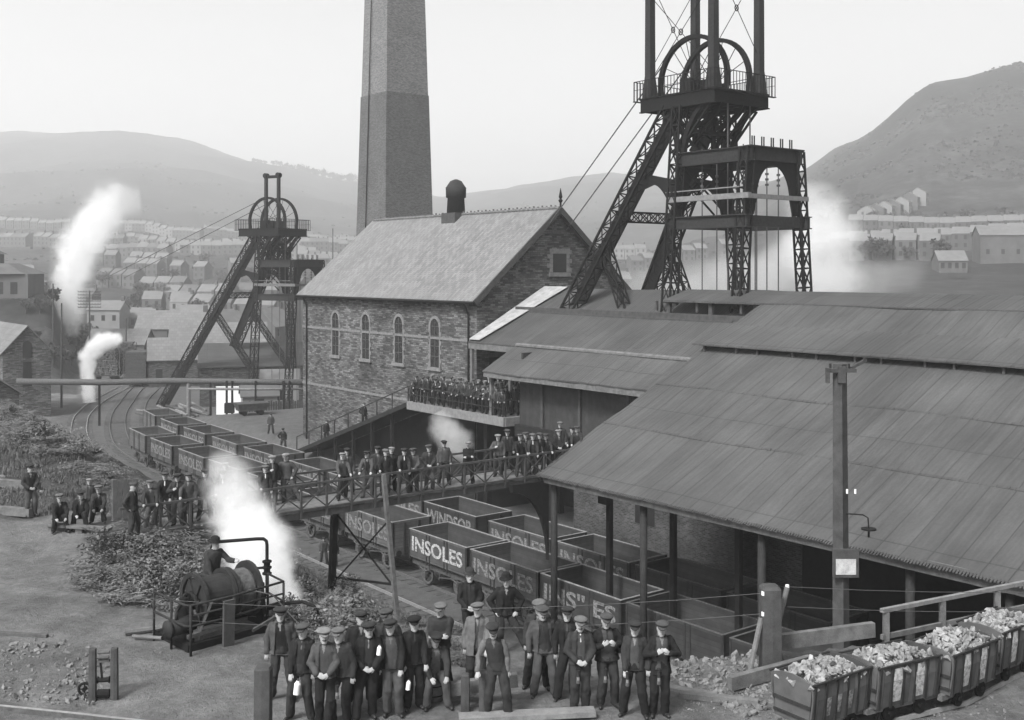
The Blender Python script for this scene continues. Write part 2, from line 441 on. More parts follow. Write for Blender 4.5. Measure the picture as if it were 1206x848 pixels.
def ground_mat():
    s = NB('trodden_earth_grass_and_ballast'); at_ = s.add('ShaderNodeAttribute', attribute_name='zone')
    sp = s.add('ShaderNodeSeparateXYZ'); s.lk(at_.outputs['Vector'], sp.inputs[0])
    big = s.noise(.25, 6); med = s.noise(1.3, 7, rough=.65); fin = s.noise(9, 6, rough=.7); vf = s.noise(45, 3)
    vo = s.add('ShaderNodeTexVoronoi'); vo.inputs['Scale'].default_value = 7; s.lk(s.tc.outputs['Object'], vo.inputs['Vector'])
    peb = s.rng(vo.outputs['Distance'], .0, .35, 1, 0)
    dirt = s.math('MULTIPLY', s.rng(med, .3, .7, .13, .25), s.rng(fin, .3, .7, .72, 1.25))
    dirt = s.math('ADD', dirt, s.math('MULTIPLY', s.rng(s.math('MULTIPLY', peb, s.rng(big, .5, .7, 0, 1)), .5, .9, 0, 1), .04))
    grass = s.math('MULTIPLY', s.rng(med, .3, .7, .028, .085), s.rng(fin, .3, .7, .6, 1.4))
    coal = s.math('MULTIPLY', s.rng(med, .3, .7, .075, .13), s.rng(vf, .3, .7, .7, 1.35))
    def mix(a, b, f): return s.math('ADD', s.math('MULTIPLY', a, s.math('SUBTRACT', 1., f)), s.math('MULTIPLY', b, f))
    dirt = s.math('MULTIPLY', dirt, s.rng(big, .38, .62, .68, 1.12)); dirt = s.math('MULTIPLY', dirt, s.rng(s.noise(.8, 5, dist=1.5), .42, .5, .82, 1.0))
    c = mix(mix(dirt, grass, sp.outputs[0]), coal, sp.outputs[1])
    s.color(s.math('MULTIPLY', c, K*1.05)); s.p.inputs['Roughness'].default_value = .95
    s.bump(s.math('ADD', s.math('ADD', fin, s.math('MULTIPLY', vf, .5)), med), 1., .09); return s.m
def hill_mat():
    s = NB('hillside_pasture_and_bracken'); o = s.tc.outputs['Object']
    a = s.noise(.006, 8, rough=.7); b = s.noise(.045, 6, rough=.75); d_ = s.noise(.22, 4, rough=.7); c = s.noise(.0018, 3)
    vo = s.add('ShaderNodeTexVoronoi', feature='DISTANCE_TO_EDGE'); vo.inputs['Scale'].default_value = .006; s.lk(o, vo.inputs['Vector'])
    hedge = s.rng(vo.outputs[0], .0, .03, .4, 1)
    f = s.math('MULTIPLY', s.rng(a, .35, .65, .009, .036), s.rng(b, .35, .65, .45, 1.6))
    f = s.math('MULTIPLY', f, s.rng(d_, .38, .62, .45, 1.6)); f = s.math('MULTIPLY', f, s.math('MULTIPLY', hedge, s.rng(c, .3, .7, .7, 1.3)))
    s.color(s.math('MULTIPLY', f, K)); s.p.inputs['Roughness'].default_value = .95; return s.m
rad = []; r = 3.5
while r < 172: rad.append(r); r *= 1.0105 if r < 60 else 1.008
g = build_ground('ground', rad, radians(-58), radians(58), 420, True)
g.data.materials.append(ground_mat()); tag(g, 'trodden earth terrace, grassy bank and coal-dusted yard', 'ground', kind='structure')
rad2 = [rad[-1]];
while rad2[-1] < 3400: rad2.append(rad2[-1]*1.018)
g2 = build_ground('hills', rad2, radians(-58), radians(58), 420, False)
g2.data.materials.append(hill_mat()); tag(g2, 'pale valley sides and bare hills beyond the colliery', 'hills', kind='structure')
# ---------------------------------------------------------------- lettering
_txt = {}
def text_obj(body, wd, ht, m, parent, mtx, name='lettering', bold=.022, gap=1.0):
    key = (body, wd, ht, m.name, bold)
    if key not in _txt:
        cu = bpy.data.curves.new('t', 'FONT'); cu.body = body; cu.extrude = .004; cu.offset = bold; cu.space_character = gap; cu.resolution_u = 3
        t = bpy.data.objects.new('t', cu); COL.objects.link(t); dg = bpy.context.evaluated_depsgraph_get(); dg.update()
        me = bpy.data.meshes.new_from_object(t.evaluated_get(dg)); bpy.data.objects.remove(t); bpy.data.curves.remove(cu)
        xs = [v.co.x for v in me.vertices]; ys = [v.co.y for v in me.vertices]
        x0, x1, y0, y1 = min(xs), max(xs), min(ys), max(ys)
        for v in me.vertices: v.co = ((v.co.x-x0)/(x1-x0)*wd-wd/2, (v.co.y-y0)/(y1-y0)*ht-ht/2, v.co.z)
        me.materials.clear(); me.materials.append(m); me.name = name; _txt[key] = me
    o = bpy.data.objects.new(name, _txt[key]); COL.objects.link(o); o.parent = parent; o.matrix_local = mtx; return o
def side_mtx(loc):  # reads from +y to -y on a face that looks to -x
    m = Matrix(((0,0,-1),(-1,0,0),(0,1,0))).to_4x4(); m.translation = V(loc); return m
# ---------------------------------------------------------------- railway tracks
TA = [(5,27.2),(60,27.2),(80,27.8),(91,28.7),(98,29.8),(105,31.2),(113,33.5),(121.5,36.4),(132.6,41.4),(143.3,47.3),(156,55),(175,67)]
TB = [(4,30.9),(60,30.9),(75,31.0),(84,31.3),(90,31.8),(95,32.4),(100,33.4),(110,36.3),(120.6,40.0),(128,43.1),(145,50.6),(158,58),(175,69)]
TC = [(4,35.0),(45,35.0),(75,35.1),(88,35.5),(94,35.9),(100,36.7),(113,40.8),(129,46.8),(141,52.5),(156,60),(175,71)]
def cat_pts(P, step=1.2):
    out = []
    for i in range(len(P)-1):
        p0 = P[max(i-1,0)]; p1 = P[i]; p2 = P[i+1]; p3 = P[min(i+2,len(P)-1)]
        n = max(1, int(math.dist(p1, p2)/step))
        for k in range(n):
            t = k/n
            def c(a):
                m1 = (p2[a]-p0[a])/((p2[0]-p0[0]))*(p2[0]-p1[0]); m2 = (p3[a]-p1[a])/((p3[0]-p1[0]))*(p2[0]-p1[0])
                return (2*t**3-3*t*t+1)*p1[a]+(t**3-2*t*t+t)*m1+(-2*t**3+3*t*t)*p2[a]+(t**3-t*t)*m2
            out.append((lerp(p1[0], p2[0], t), c(1)))
    out.append(P[-1]); return out
def track_at(P, u):
    f = interp(u, P); d = interp(u+1., P)-interp(u-1., P); return f, atan2(d, 2.)
TAc, TBc, TCc = cat_pts(TA), cat_pts(TB), cat_pts(TC)
def track(P, label, z=0., gauge=1.435, rm='steel'):
    t = fthing('railway_track', label, 'railway track', P[0][1], P[0][0], z); t['kind'] = 'structure'; t['group'] = 'tracks through the colliery yard'
    n = len(P); dirs = []
    for i in range(n):
        a, b = P[max(i-1,0)], P[min(i+1,n-1)]; d = V((b[1]-a[1], b[0]-a[0], 0)).normalized(); dirs.append(d)
    for s in (-1, 1):
        mb = MB()
        for i in range(n):
            c = V((P[i][1], P[i][0], z)); o = V((dirs[i].y, -dirs[i].x, 0))*s*gauge/2; c += o
            e = V((dirs[i].y, -dirs[i].x, 0)); k = len(mb.v)
            mb.v += [c+e*-.03+V((0,0,.02)), c+e*-.03+V((0,0,.16)), c+e*.03+V((0,0,.16)), c+e*.03+V((0,0,.02))]
            if i:
                for q in range(3): mb.f.append((k-4+q, k-3+q, k+1+q, k+q))
        obj('rail', mb, M[rm], t)
    mb = MB(); acc = 0.
    for i in range(n-1):
        L = math.dist(P[i], P[i+1]);
        while acc < L:
            q = acc/L; c = V((lerp(P[i][1],P[i+1][1],q), lerp(P[i][0],P[i+1][0],q), z)); e = V((dirs[i].y,-dirs[i].x,0))
            mb.bar(c-e*1.25+V((0,0,-.04)), c+e*1.25+V((0,0,-.04)), .24, .14); acc += .8
        acc -= L
    s_ = obj('sleepers', mb, M['sleeper'], t); s_['kind'] = 'stuff'; return t
track(TAc, 'outer curving track with one bright rail along the foot of the grassy bank')
track(TBc, 'middle curving track carrying the near row of coal wagons', rm='steel_dull')
track(TCc, 'inner curving track carrying the far row of coal wagons', rm='steel_dull')

# ---------------------------------------------------------------- coal wagons
def make_wagon(L=4.9, name='coal_wagon', cat='wagon', wm='wagon', text='INSOLES', lm='letter', rimm='rim', spare=None, tw=4.3, th=.72, tz=.0):
    t = thing(name, 'x', cat); h = L/2; wd = 1.19; z0, z1 = 1.24, 2.58
    b = MB()
    b.box(-wd, -h, z0, -wd+.07, h, z1); b.box(wd-.07, -h, z0, wd, h, z1)
    b.box(-wd+.07, -h, z0, wd-.07, -h+.07, z1); b.box(-wd+.07, h-.07, z0, wd-.07, h, z1)
    obj('body', b, M[wm], t)
    b = MB().box(-wd+.072, -h+.072, z0, wd-.072, h-.072, z0+.06)
    b.box(-wd+.072,-h+.072,z0+.06,-wd+.085,h-.072,z1-.03); b.box(wd-.085,-h+.072,z0+.06,wd-.072,h-.072,z1-.03)
    obj('floor', b, M['wagon_in'], t)
    b = MB()
    b.box(-wd-.015,-h-.015,z1,-wd+.085,h+.015,z1+.025); b.box(wd-.085,-h-.015,z1,wd+.015,h+.015,z1+.025)
    b.box(-wd+.085,-h-.015,z1,wd-.085,-h+.085,z1+.025); b.box(-wd+.085,h-.085,z1,wd-.085,h+.015,z1+.025)
    obj('edge_iron', b, M[rimm], t)
    b = MB()
    for s in (-1, 1):
        for y in (-h+.06, -h*.36, -.62, .62, h*.36, h-.06): b.box(s*wd, y-.04, z0-.16, s*(wd+.022), y+.04, z1-.01)
        for y in (-1, 1):
            for x in (-.45, .45): b.box(x-.06, y*h, .86, x+.06, y*(h+.07), z1-.08)
            for x in (-wd+.06, wd-.06): b.box(x-.06, y*h, z0, x+.06, y*(h+.02), z1-.02)
    obj('strapping', b, M['iron2'], t)
    b = MB()
    for s in (-1, 1): b.box(s*.86, -h, .84, s*.98, h, 1.238)
    for s in (-1, 1): b.box(-.855, s*h, .84, .855, s*(h-.12), 1.238)
    for s in (-1, 1):
        for y in (-1.37, 1.37):
            b.box(s*.9, y-.09, .45, s*.96, y+.09, .84); b.bar((s*.93, y-.4, .84), (s*.93, y-.09, .5), .05); b.bar((s*.93, y+.4, .84), (s*.93, y+.09, .5), .05)
            b.box(s*.88, y-.14, .4, s*1.04, y+.14, .62)
            b.tube([(s*.97, y-.42, .8), (s*.97, y, .66), (s*.97, y+.42, .8)], .045, 6)
    b.bar((-.98, -1.9, .95), (-.98, .1, .62), .05); b.bar((-.98, 0, .84), (-.98, .12, .5), .05)
    obj('frame', b, M['rust'], t)
    for s in (-1, 1):
        for y in (-1.37, 1.37):
            b = MB(); pr = []
            ring = [(r_, x) for r_, x in ((.47,-.06),(.5,.06),(.46,.07),(.36,.05),(.36,-.05))]
            n = 20; i = 0
            for k in range(n):
                a = 2*pi*k/n
                for r_, x in ring: b.v.append(V((s*(.78+ (x if s>0 else x)), y+cos(a)*r_, .48+sin(a)*r_)))
            m = len(ring)
            for k in range(n):
                for q in range(m):
                    a0 = k*m+q; a1 = k*m+(q+1)%m; b0 = ((k+1)%n)*m+q; b1 = ((k+1)%n)*m+(q+1)%m; b.f.append((a0,a1,b1,b0))
            for k in range(6): a = pi*k/3; b.bar((s*.78,y,.48),(s*.78,y+cos(a)*.38,.48+sin(a)*.38),.06,.05,(1,0,0))
            b.tube([(s*.66,y,.48),(s*.9,y,.48)], .09, 8)
            obj('wheel', b, M['rust'], t, True)
    for y in (-1, 1):
        for x in (-.86, .86):
            b = MB().tube([(x, y*h, .98), (x, y*(h+.12), .98)], .07, 8); b.tube([(x, y*(h+.12), .98), (x, y*(h+.15), .98)], .16, 10); obj('buffer', b, M['iron'], t)
    if text: text_obj(text, tw, th, M[lm], t, side_mtx((-wd-.026, 0, (z0+z1)/2+.02+tz)))
    if spare: text_obj(spare[0], spare[1], spare[2], M[lm], t, side_mtx((-wd-.026, spare[3], z0+.2)))
    return t
wa = {}
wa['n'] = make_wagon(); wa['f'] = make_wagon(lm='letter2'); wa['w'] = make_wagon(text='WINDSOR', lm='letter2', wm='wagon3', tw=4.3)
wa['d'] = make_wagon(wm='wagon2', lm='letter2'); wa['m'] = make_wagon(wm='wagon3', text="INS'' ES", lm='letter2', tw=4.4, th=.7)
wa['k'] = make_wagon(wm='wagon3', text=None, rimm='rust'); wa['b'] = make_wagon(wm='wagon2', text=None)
first = set()
def put_wagon(kind, P, u, label, group, dy=0.):
    v, a = track_at(P, u); o = wa[kind] if kind not in first else dup(wa[kind])
    first.add(kind); o.location = W(v, u, 0.16); o.rotation_euler = (0, 0, TH-a); o['label'] = label; o['group'] = group; return o
G1, G2 = 'near row of coal wagons', 'far row of coal wagons'
for k, u, l in (('b', 87.4, 'plain open coal wagon at the far end of the near row'),
    ('f', 81.2, 'open coal wagon second from the far end of the near row'),
    ('f', 74.9, 'open coal wagon third from the far end of the near row'),
    ('d', 69.3, 'open coal wagon behind the steam jet, fourth from the far end of the near row'),
    ('f', 63.0, 'open coal wagon passing behind the men at the left of the footbridge'),
    ('f', 56.2, 'open coal wagon half hidden under the footbridge deck, near row'),
    ('d', 50.5, 'tall open coal wagon with lettering crossed by the footbridge trestle legs'),
    ('n', 44.0, 'open coal wagon with the brightest clean white lettering, beside the footbridge trestle'),
    ('f', 38.8, 'open coal wagon behind the two men in soft hats, lettering partly worn'),
    ('m', 33.7, 'open coal wagon under the shed edge with letters missing from its name'),
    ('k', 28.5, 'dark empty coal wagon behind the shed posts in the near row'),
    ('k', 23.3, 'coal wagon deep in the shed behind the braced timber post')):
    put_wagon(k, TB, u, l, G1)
for k, u, l in (('b', 98.3, 'plain empty coal wagon farthest away at the head of the far row'),
    ('f', 91.5, 'lettered coal wagon second from the head of the far row'),
    ('f', 85.3, 'coal wagon third from the head of the far row'),
    ('d', 79.0, 'long pale-rimmed coal wagon fourth from the head of the far row'),
    ('f', 72.8, 'coal wagon fifth from the head of the far row, by the yard path'),
    ('f', 65.5, 'coal wagon entering the dark opening beside the ramp'),
    ('f', 60.0, 'coal wagon behind the men on the footbridge in the far row'),
    ('f', 54.0, 'coal wagon under the dark pit bank with only its last letters showing'),
    ('w', 48.9, 'coal wagon lettered with the longer town name, under the footbridge end'),
    ('f', 42.9, 'lettered coal wagon beside the arched bracket in the far row'),
    ('f', 37.5, 'coal wagon by the brick wall inside the shed mouth'),
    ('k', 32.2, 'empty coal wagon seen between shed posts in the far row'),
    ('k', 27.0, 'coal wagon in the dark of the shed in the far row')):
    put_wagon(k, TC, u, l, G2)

# ---------------------------------------------------------------- loading shed with the big tarred roof
sh = fthing('loading_shed', 'huge open-fronted loading shed with tarred board roof on posts over the wagons', 'shed', 29.1, 34.8, 0)
ZE, SL = 7.42, .474
def zr(v): return ZE+SL*(v-28.9)
r_ = sheet_grid(28.55, 2, 42.7, 35.0, zr, 30, 70)
roof = obj('roof', r_, M['sheet'], sh)
b = MB()     # ragged lower ends of the sheets along the eave
for k in range(330):
    u = 2+k*.1; d = rnd.random()*.05
    b.slab((28.47-d, u, zr(28.47-d)+.012), (28.47-d, u+.055, zr(28.47-d)+.012), (28.6, u+.055, zr(28.6)+.012), (28.6, u, zr(28.6)+.012), .03)
obj('sheet_ends', b, M['sheet2'], roof)
for vv in (32.2, 35.4):
    b = MB()     # battens of the lap joint
    for k in range(11):
        u0 = 2+k*3; jj = [zr(vv)+noise.noise(V((vv*.35, q*.22, 28.55)))*.09+.022+rnd.random()*.01 for q in (u0, u0+2.97)]; b.slab((vv, u0, jj[0]), (vv, u0+2.97, jj[1]), (vv+.1, u0+2.97, jj[1]+.05), (vv+.1, u0, jj[0]+.05), .03)
    obj('lap_joint', b, M['sheet2'], roof)
b = MB().slab((42.6, 2, zr(42.7)+.03), (42.6, 35.0, zr(42.7)+.03), (49, 35.0, zr(42.7)-2.9), (49, 2, zr(42.7)-2.9), .07); obj('roof', b, M['sheet2'], sh)
cl = sheet_grid(38.1, 2, 40.3, 35.3, lambda v: lerp(zr(38.1)+.42, zr(40.3)+.22, (v-38.1)/2.2), 5, 60, .06, .04)
clo = obj('roof_vent', cl, M['sheet'], sh); clo['label'] = 'raised ventilation strip along the shed roof'
b = MB();
for k in range(22):
    u = 34.7-k*1.55-(.35 if k % 2 else 0); b.box(38.25, u-.05, zr(38.25), 38.35, u+.05, zr(38.25)+.38)
obj('vent_post', b, M['wood_dark'], clo)
b = MB().box(38.1, 2, zr(38.1)+.34, 38.18, 35.3, zr(38.1)+.36-.0); obj('vent_edge', b, M['wood_dark'], clo)
b = MB().box(28.72, 2, ZE-.5, 28.95, 34.95, ZE-.1); obj('eave_beam', b, M['wood'], sh)
b = MB(); b.bar((28.6, 34.85, zr(28.6)-.22), (42.7, 34.85, zr(42.7)-.22), .12, .3); obj('barge_board', b, M['wood_dark'], sh)
for px in (645.5, 758, 897, 1072, 1190):
    u = pv(px, 29.15); u = min(u, 34.6)
    b = MB().tube([(29.15, u, 0), (29.15, u, ZE-.5)], .14, 10); obj('post', b, M['iron2'], sh, True)
for px, u in ((718, 33.4), (793, 30.2), (870, 26.5)):
    r__ = (px-CX)/FPX; vv = u*(r__*T.y-T.x)/(N.x-r__*N.y); b = MB().box(vv-.1, u-.11, 0, vv+.1, u+.11, zr(vv)-.12)
    if px == 718: b.box(vv-.4, u-.28, 6.0, vv-.152, u+.28, 7.6)
    obj('column', b, M['iron'], sh)
for u in (34, 27, 20, 13, 6):
    b = MB().bar((29.1, u, ZE-.35), (42.6, u, ZE-.35), .18, .28); b.bar((29.1,u,ZE-.3),(36,u,zr(36)-.25),.1,.12); b.bar((36,u,ZE-.3),(36,u,zr(36)-.2),.1); obj('tie_beam', b, M['wood_dark'], sh)
b = MB().box(40.6, 31, 0, 41.1, 46.5, 6.9); obj('wall', b, M['brick_wall'], sh); b = MB().box(40.62, 5, 0, 41.1, 30.98, 6.9); b.box(28.9,2.41,0,41.1,2.5,12); obj('wall', b, M['shade_black'], sh)  # right-hand stretch near-black, its colour standing in for the shade inside
b = MB(); b.box(40.598-.02, 40.2, 2.4, 40.62, 41.6, 4.7); b.box(40.578, 28, 2.4, 40.62, 29.4, 4.7); obj('window', b, M['glass'], sh)
b = MB().box(28.9, 2, 0, 41.1, 2.4, 14); b.box(42.3,2,0,42.7,34.9,13.6) ; obj('end_wall', b, M['corr'], sh)
b = MB(); u = pv(690, 40.5); b.box(39.2, 33.2, 0, 40.58, 34.6, 6.9); obj('pier', b, M['brick_wall'], sh)
# arched bracket under the bridge end
b = MB(); pts = []
for k in range(13):
    a = pi/2*k/12; pts.append((29.2+.1-2.0*(1-cos(a))*-1*0+0, 0))
poly = [(0, 0), (0, -3.3)] + [(1.9*(1-cos(pi/2*k/10)), -3.3+3.0*sin(pi/2*k/10)) for k in range(11)] + [(1.9, 0)]
b.prism([(-x, y) for x, y in poly], (29.0, 34.75, 7.0), (1,0,0), (0,0,1), (0,.2,0)); obj('arched_bracket', b, M['iron'], sh)

# ---------------------------------------------------------------- pit bank buildings behind
pb = fthing('screening_building', 'low boarded screening building with overhanging tarred roof between shed and engine house', 'building', 40, 44, 0)
E0, S2 = 9.86, .53
def z2(v): return E0+S2*(v-39.1)
b = sheet_grid(38.75, 35.06, 41.3, 52.6, z2, 6, 36); obj('eave_roof', b, M['sheet'], pb)
b = sheet_grid(41.2, 35.06, 47.6, 57.45, lambda v: z2(v)+.06, 14, 46, .08, .05); r2 = obj('roof', b, M['sheet2'], pb)
b = MB().slab((41.25,56.3,z2(41.25)+.2),(41.25,57.4,z2(41.25)+.2),(47.5,57.4,z2(47.5)+.2),(47.5,55.0,z2(47.5)+.2),.03); obj('pale_sheet', b, M['sheet_pale'], r2)  # paler sheet along the far verge of this roof
b = MB().slab((41.15,36,z2(41.15)+.17),(41.15,52.5,z2(41.15)+.17),(41.3,52.5,z2(41.3)+.17),(41.3,36,z2(41.3)+.17),.1); obj('flashing', b, M['wood'], r2)
b = MB().box(38.8, 35.0, z2(38.8)-.42, 38.98, 52.55, z2(38.8)-.08); b.box(41.2,52.7,z2(41.2)-.4,41.38,57.4,z2(41.2)-.05); obj('eave_beam', b, M['wood'], pb)
b = MB().box(40, 35.2, 6.6, 40.12, 50.6, E0+.05); b.box(40.125, 50.45, 6.6, 46, 50.6, E0+.9); obj('corrugated_wall', b, M['corr'], pb)
for u in (37.6, 41.4, 45.2, 48.4): b = MB().box(39.84, u-.09, 6.6, 39.99, u+.09, E0-.0); obj('stud', b, M['wood_dark'], pb)
for (v, u) in ((39.3, 52.4), (41.35, 57.2), (41.35, 53.2)): b = MB().box(v-.1, u-.1, 7.0, v+.1, u+.1, z2(v)-.12); obj('post', b, M['wood'], pb)
b = MB().box(39.7, 31, 6.3, 41.9, 50.7, 6.6); b.box(41.2, 50.7, 6.3, 55, 57.5, 6.99); b.box(39.7,31,5.9,39.95,50.7,6.28); obj('floor', b, M['shade_black'], pb)
b = MB().box(46.1, 50.6, 6.99, 46.3, 57.5, 13); b.box(47.5,35,6.6,47.7,57.4,z2(47.6)-.1); obj('back_wall', b, M['corr'], pb)
for (v, u) in ((40.2, 60), (40.2, 54), (40.2,48), (46, 60), (46, 54), (52,57)):
    b = MB().box(v-.18, u-.18, 0, v+.18, u+.18, 6.28); obj('column', b, M['iron'], pb)
b = MB().prism([(57.6,-.5),(76.6,-.5),(76.6,1.6),(61.2,6.65),(57.6,6.65)],(41.86,0,0),(0,1,0),(0,0,1),(.11,0,0)); b.box(47.7, 41.1, -.5, 47.9, 57.5, 6.28); b.box(41.85,41.2,-.5,47.7,41.4,6.28); b.box(42,57.5,-.5,47.7,57.56,6.28); obj('undercroft_shade_wall', b, M['shade_black'], pb)  # near-black walls paint in the darkness beneath ramp and pit bank
b = MB().slab((47.6, 41, z2(47.6)), (47.6, 57.3, z2(47.6)), (54, 57.3, z2(47.6)-3.4), (54, 41, z2(47.6)-3.4), .08); obj('roof', b, M['sheet2'], pb)

# balcony in front of the engine house, ramp down to the yard
bl = fthing('timber_balcony', 'timber balcony with a pale edge beam crowded with miners beside the engine house', 'balcony', 40.5, 55.5, 7.0)
b = MB().box(39.1, 50.9, 6.75, 41.8, 61.2, 7.0); obj('deck', b, M['wood'], bl)
b = MB().box(38.95, 50.8, 6.5, 39.09, 56, 7.03); b.box(38.955, 56.02, 6.5, 39.09, 61.2, 7.02); b.box(39.1, 50.75, 6.5, 41, 50.89, 7.0); obj('edge_beam', b, M['wood_pale'], bl)
b = MB().bar((39.05,50.9,8.0),(39.05,61.2,8.0),.06); b.bar((39.05,50.9,7.5),(39.05,61.2,7.5),.04); b.bar((39.05,50.9,8.0),(40.0,50.9,8.0),.06)
for k in range(11): b.box(39.02,50.95+k*1.02,7,39.08,51.0+k*1.02,8.0)
obj('railing', b, M['iron2'], bl)
rp = fthing('ramp', 'long sloping gangway with handrail climbing from the yard to the balcony', 'ramp', 40.5, 69, 0)
b = MB().slab((39.1, 61.2, 7.0), (39.1, 77.2, 1.75), (41.8, 77.2, 1.75), (41.8, 61.2, 7.0), .3); obj('deck', b, M['shade_black'], rp)
b = MB(); b.bar((39.15, 61.2, 8.0), (39.15, 77.2, 2.75), .06)
for k in range(9): u = 61.3+k*1.98; b.box(39.12, u, 7.0-(u-61.2)*.328, 39.18, u+.06, 8.0-(u-61.2)*.328)
obj('handrail', b, M['iron2'], rp)
b = MB()
for k in range(1, 6): u = 61.2+k*2.6; b.box(39.4, u, 0, 39.6, u+.2, 6.65-(u-61.2)*.328)
obj('post', b, M['iron'], rp)

# ---------------------------------------------------------------- engine house
eh = fthing('engine_house', 'tall rubble-stone engine house with pale slate roof and four arched windows', 'building', 48.75, 69.6, 0)
b = MB(); v0, v1, u0, u1, zc, zk = 42.0, 55.5, 57.6, 81.7, 13.7, 19.5
b.box(v0, u0+.5, -1, v0+.5, u1-.0, zc); b.box(v1-.5, u0+.5, -1, v1, u1, zc)
b.prism([(v0,-1),(v1,-1),(v1,zc),(48.75,zk),(v0,zc)], (0,u0,0), (1,0,0), (0,0,1), (0,.5,0))
b.prism([(v0+.5,-1),(v1-.5,-1),(v1-.5,zc),(48.75,zk),(v0+.5,zc)], (0,u1-.5,0), (1,0,0), (0,0,1), (0,.45,0))
wall = obj('wall', b, M['stone'], eh)
ov = .45; sl = (zk-zc)/6.75;
def ehr(v): return zc+ .32+ (v-(v0-ov))*((zk+.35-zc-.0)/(48.75-v0+ov))
zl, zt = zc-.1, zk+.32
b = MB().slab((v0-ov, u0-.35, zl), (v0-ov, u1+.3, zl), (48.75, u1+.3, zt), (48.75, u0-.35, zt), .14)
b.slab((48.75, u0-.35, zt), (48.75, u1+.3, zt), (v1+ov, u1+.3, zl), (v1+ov, u0-.35, zl), .14)
rf = obj('roof', b, M['slate'], eh)
b = MB()
for k in range(52): u = u0-.3+k*.47; b.tube([(48.75,u,zt+.0),(48.75,u+.43,zt+.02)], .13, 8); b.box(48.7,u+.38,zt+.05,48.8,u+.47,zt+.2+.05*(k%2))
obj('ridge_tiles', b, M['wood'], rf)
b = MB()
for s in (-1, 1): b.bar((48.75+s*(6.75+ov), u0-.42, zl-.12), (48.75, u0-.42, zt-.1), .12, .38)
obj('barge_board', b, M['wood_dark'], rf)
b = MB().tube([(48.75,u0-.42,zt-.1),(48.75,u0-.42,zt+.35),(48.75,u0-.42,zt+.5),(48.75,u0-.42,zt+.62),(48.75,u0-.42,zt+.75),(48.75,u0-.42,zt+1.35)], [.07,.07,.16,.07,.13,.015], 8); obj('finial', b, M['iron'], rf)
b = MB().tube([(v0-ov-.06,u0-.35,zl-.12),(v0-ov-.06,u1+.3,zl-.12)], .1, 8)
for u in (58.4, 80.9): b.tube([(v0-ov,u,zl-.15),(v0-.1,u,zl-.9),(v0-.1,u,6.5 if u<60 else 1.9)], .06, 6)
obj('gutter', b, M['iron'], rf)
cu_ = pv(537, 48.75); b = MB().box(48.0,cu_-.9,zt-.8,49.5,cu_+.9,zt+.15); vt = obj('roof_ventilator', b, M['wood_dark'], rf)
b = MB().loft([((48.75,cu_,zt+.1),.72,.72),((48.75,cu_,zt+1.3),.66,.66),((48.75,cu_,zt+1.35),.78,.78),((48.75,cu_,zt+2.1),.8,.8),((48.75,cu_,zt+2.2),.72,.72),((48.75,cu_,zt+2.6),.45,.45),((48.75,cu_,zt+2.75),.1,.1)], 14); obj('cowl', b, M['iron2'], vt, True)
b = MB()
for z in (10.9, 6.35):
    ua = u0+.0 if z > 8 else 61.5
    b.box(v0-.05, ua, z, v0+.02, u1+.02, z+.17)
obj('string_course', b, M['dress'], wall)
for px in (395.5, 431, 470, 512.5):
    uc = pv(px, 42.0); zb_, zs_, hw = 9.0, 11.7, .52
    f_ = MB(); n = 8
    arc = [(hw*cos(pi*k/n), zs_+hw*1.15*sin(pi*k/n)) for k in range(n+1)]
    arco = [((hw+.2)*cos(pi*k/n), zs_+(hw*1.15+.2)*sin(pi*k/n)) for k in range(n+1)]
    for k in range(n):
        q = [arc[k], arc[k+1], arco[k+1], arco[k]]; f_.prism([(uc+a, z) for a, z in q], (v0-.07,0,0), (0,1,0), (0,0,1), (.2,0,0))
    z = zb_; j = 0
    while z < zs_-.05:
        for s in (-1, 1):
            wj = .13+(.12 if (j+(s > 0)) % 2 else 0); f_.box(v0-.05, uc+s*hw, z, v0+.1, uc+s*(hw+wj), z+.29)
        z += .3; j += 1
    f_.box(v0-.14, uc-hw-.3, zb_-.25, v0+.05, uc+hw+.3, zb_-.02)
    wi = obj('window', f_, M['dress'], eh)
    g_ = MB().prism([(uc-hw, zb_)]+[(uc+a, z) for a, z in arc][:1]+[(uc+a, z) for a, z in arc]+[(uc-hw, zb_)][:0]+[(uc-hw,zb_),(uc+hw,zb_)][:0]+[(uc-hw, zb_+.01)], (v0-.012,0,0), (0,1,0), (0,0,1), (.02,0,0)) if False else MB()
    poly = [(uc+hw, zb_)] + [(uc+a, z) for a, z in arc] + [(uc-hw, zb_)]
    g_.prism(poly, (v0-.01,0,0), (0,1,0), (0,0,1), (.05,0,0)); obj('pane', g_, M['glass'], wi)
    fr = MB(); fr.box(v0-.035, uc-.03, zb_, v0-.012, uc+.03, zs_+.5)
    for zz in (9.7, 10.4, 11.1, 11.75): fr.box(v0-.034, uc-hw+.02, zz, v0-.013, uc+hw-.02, zz+.05)
    obj('glazing_bar', fr, M['wood_dark'], wi)
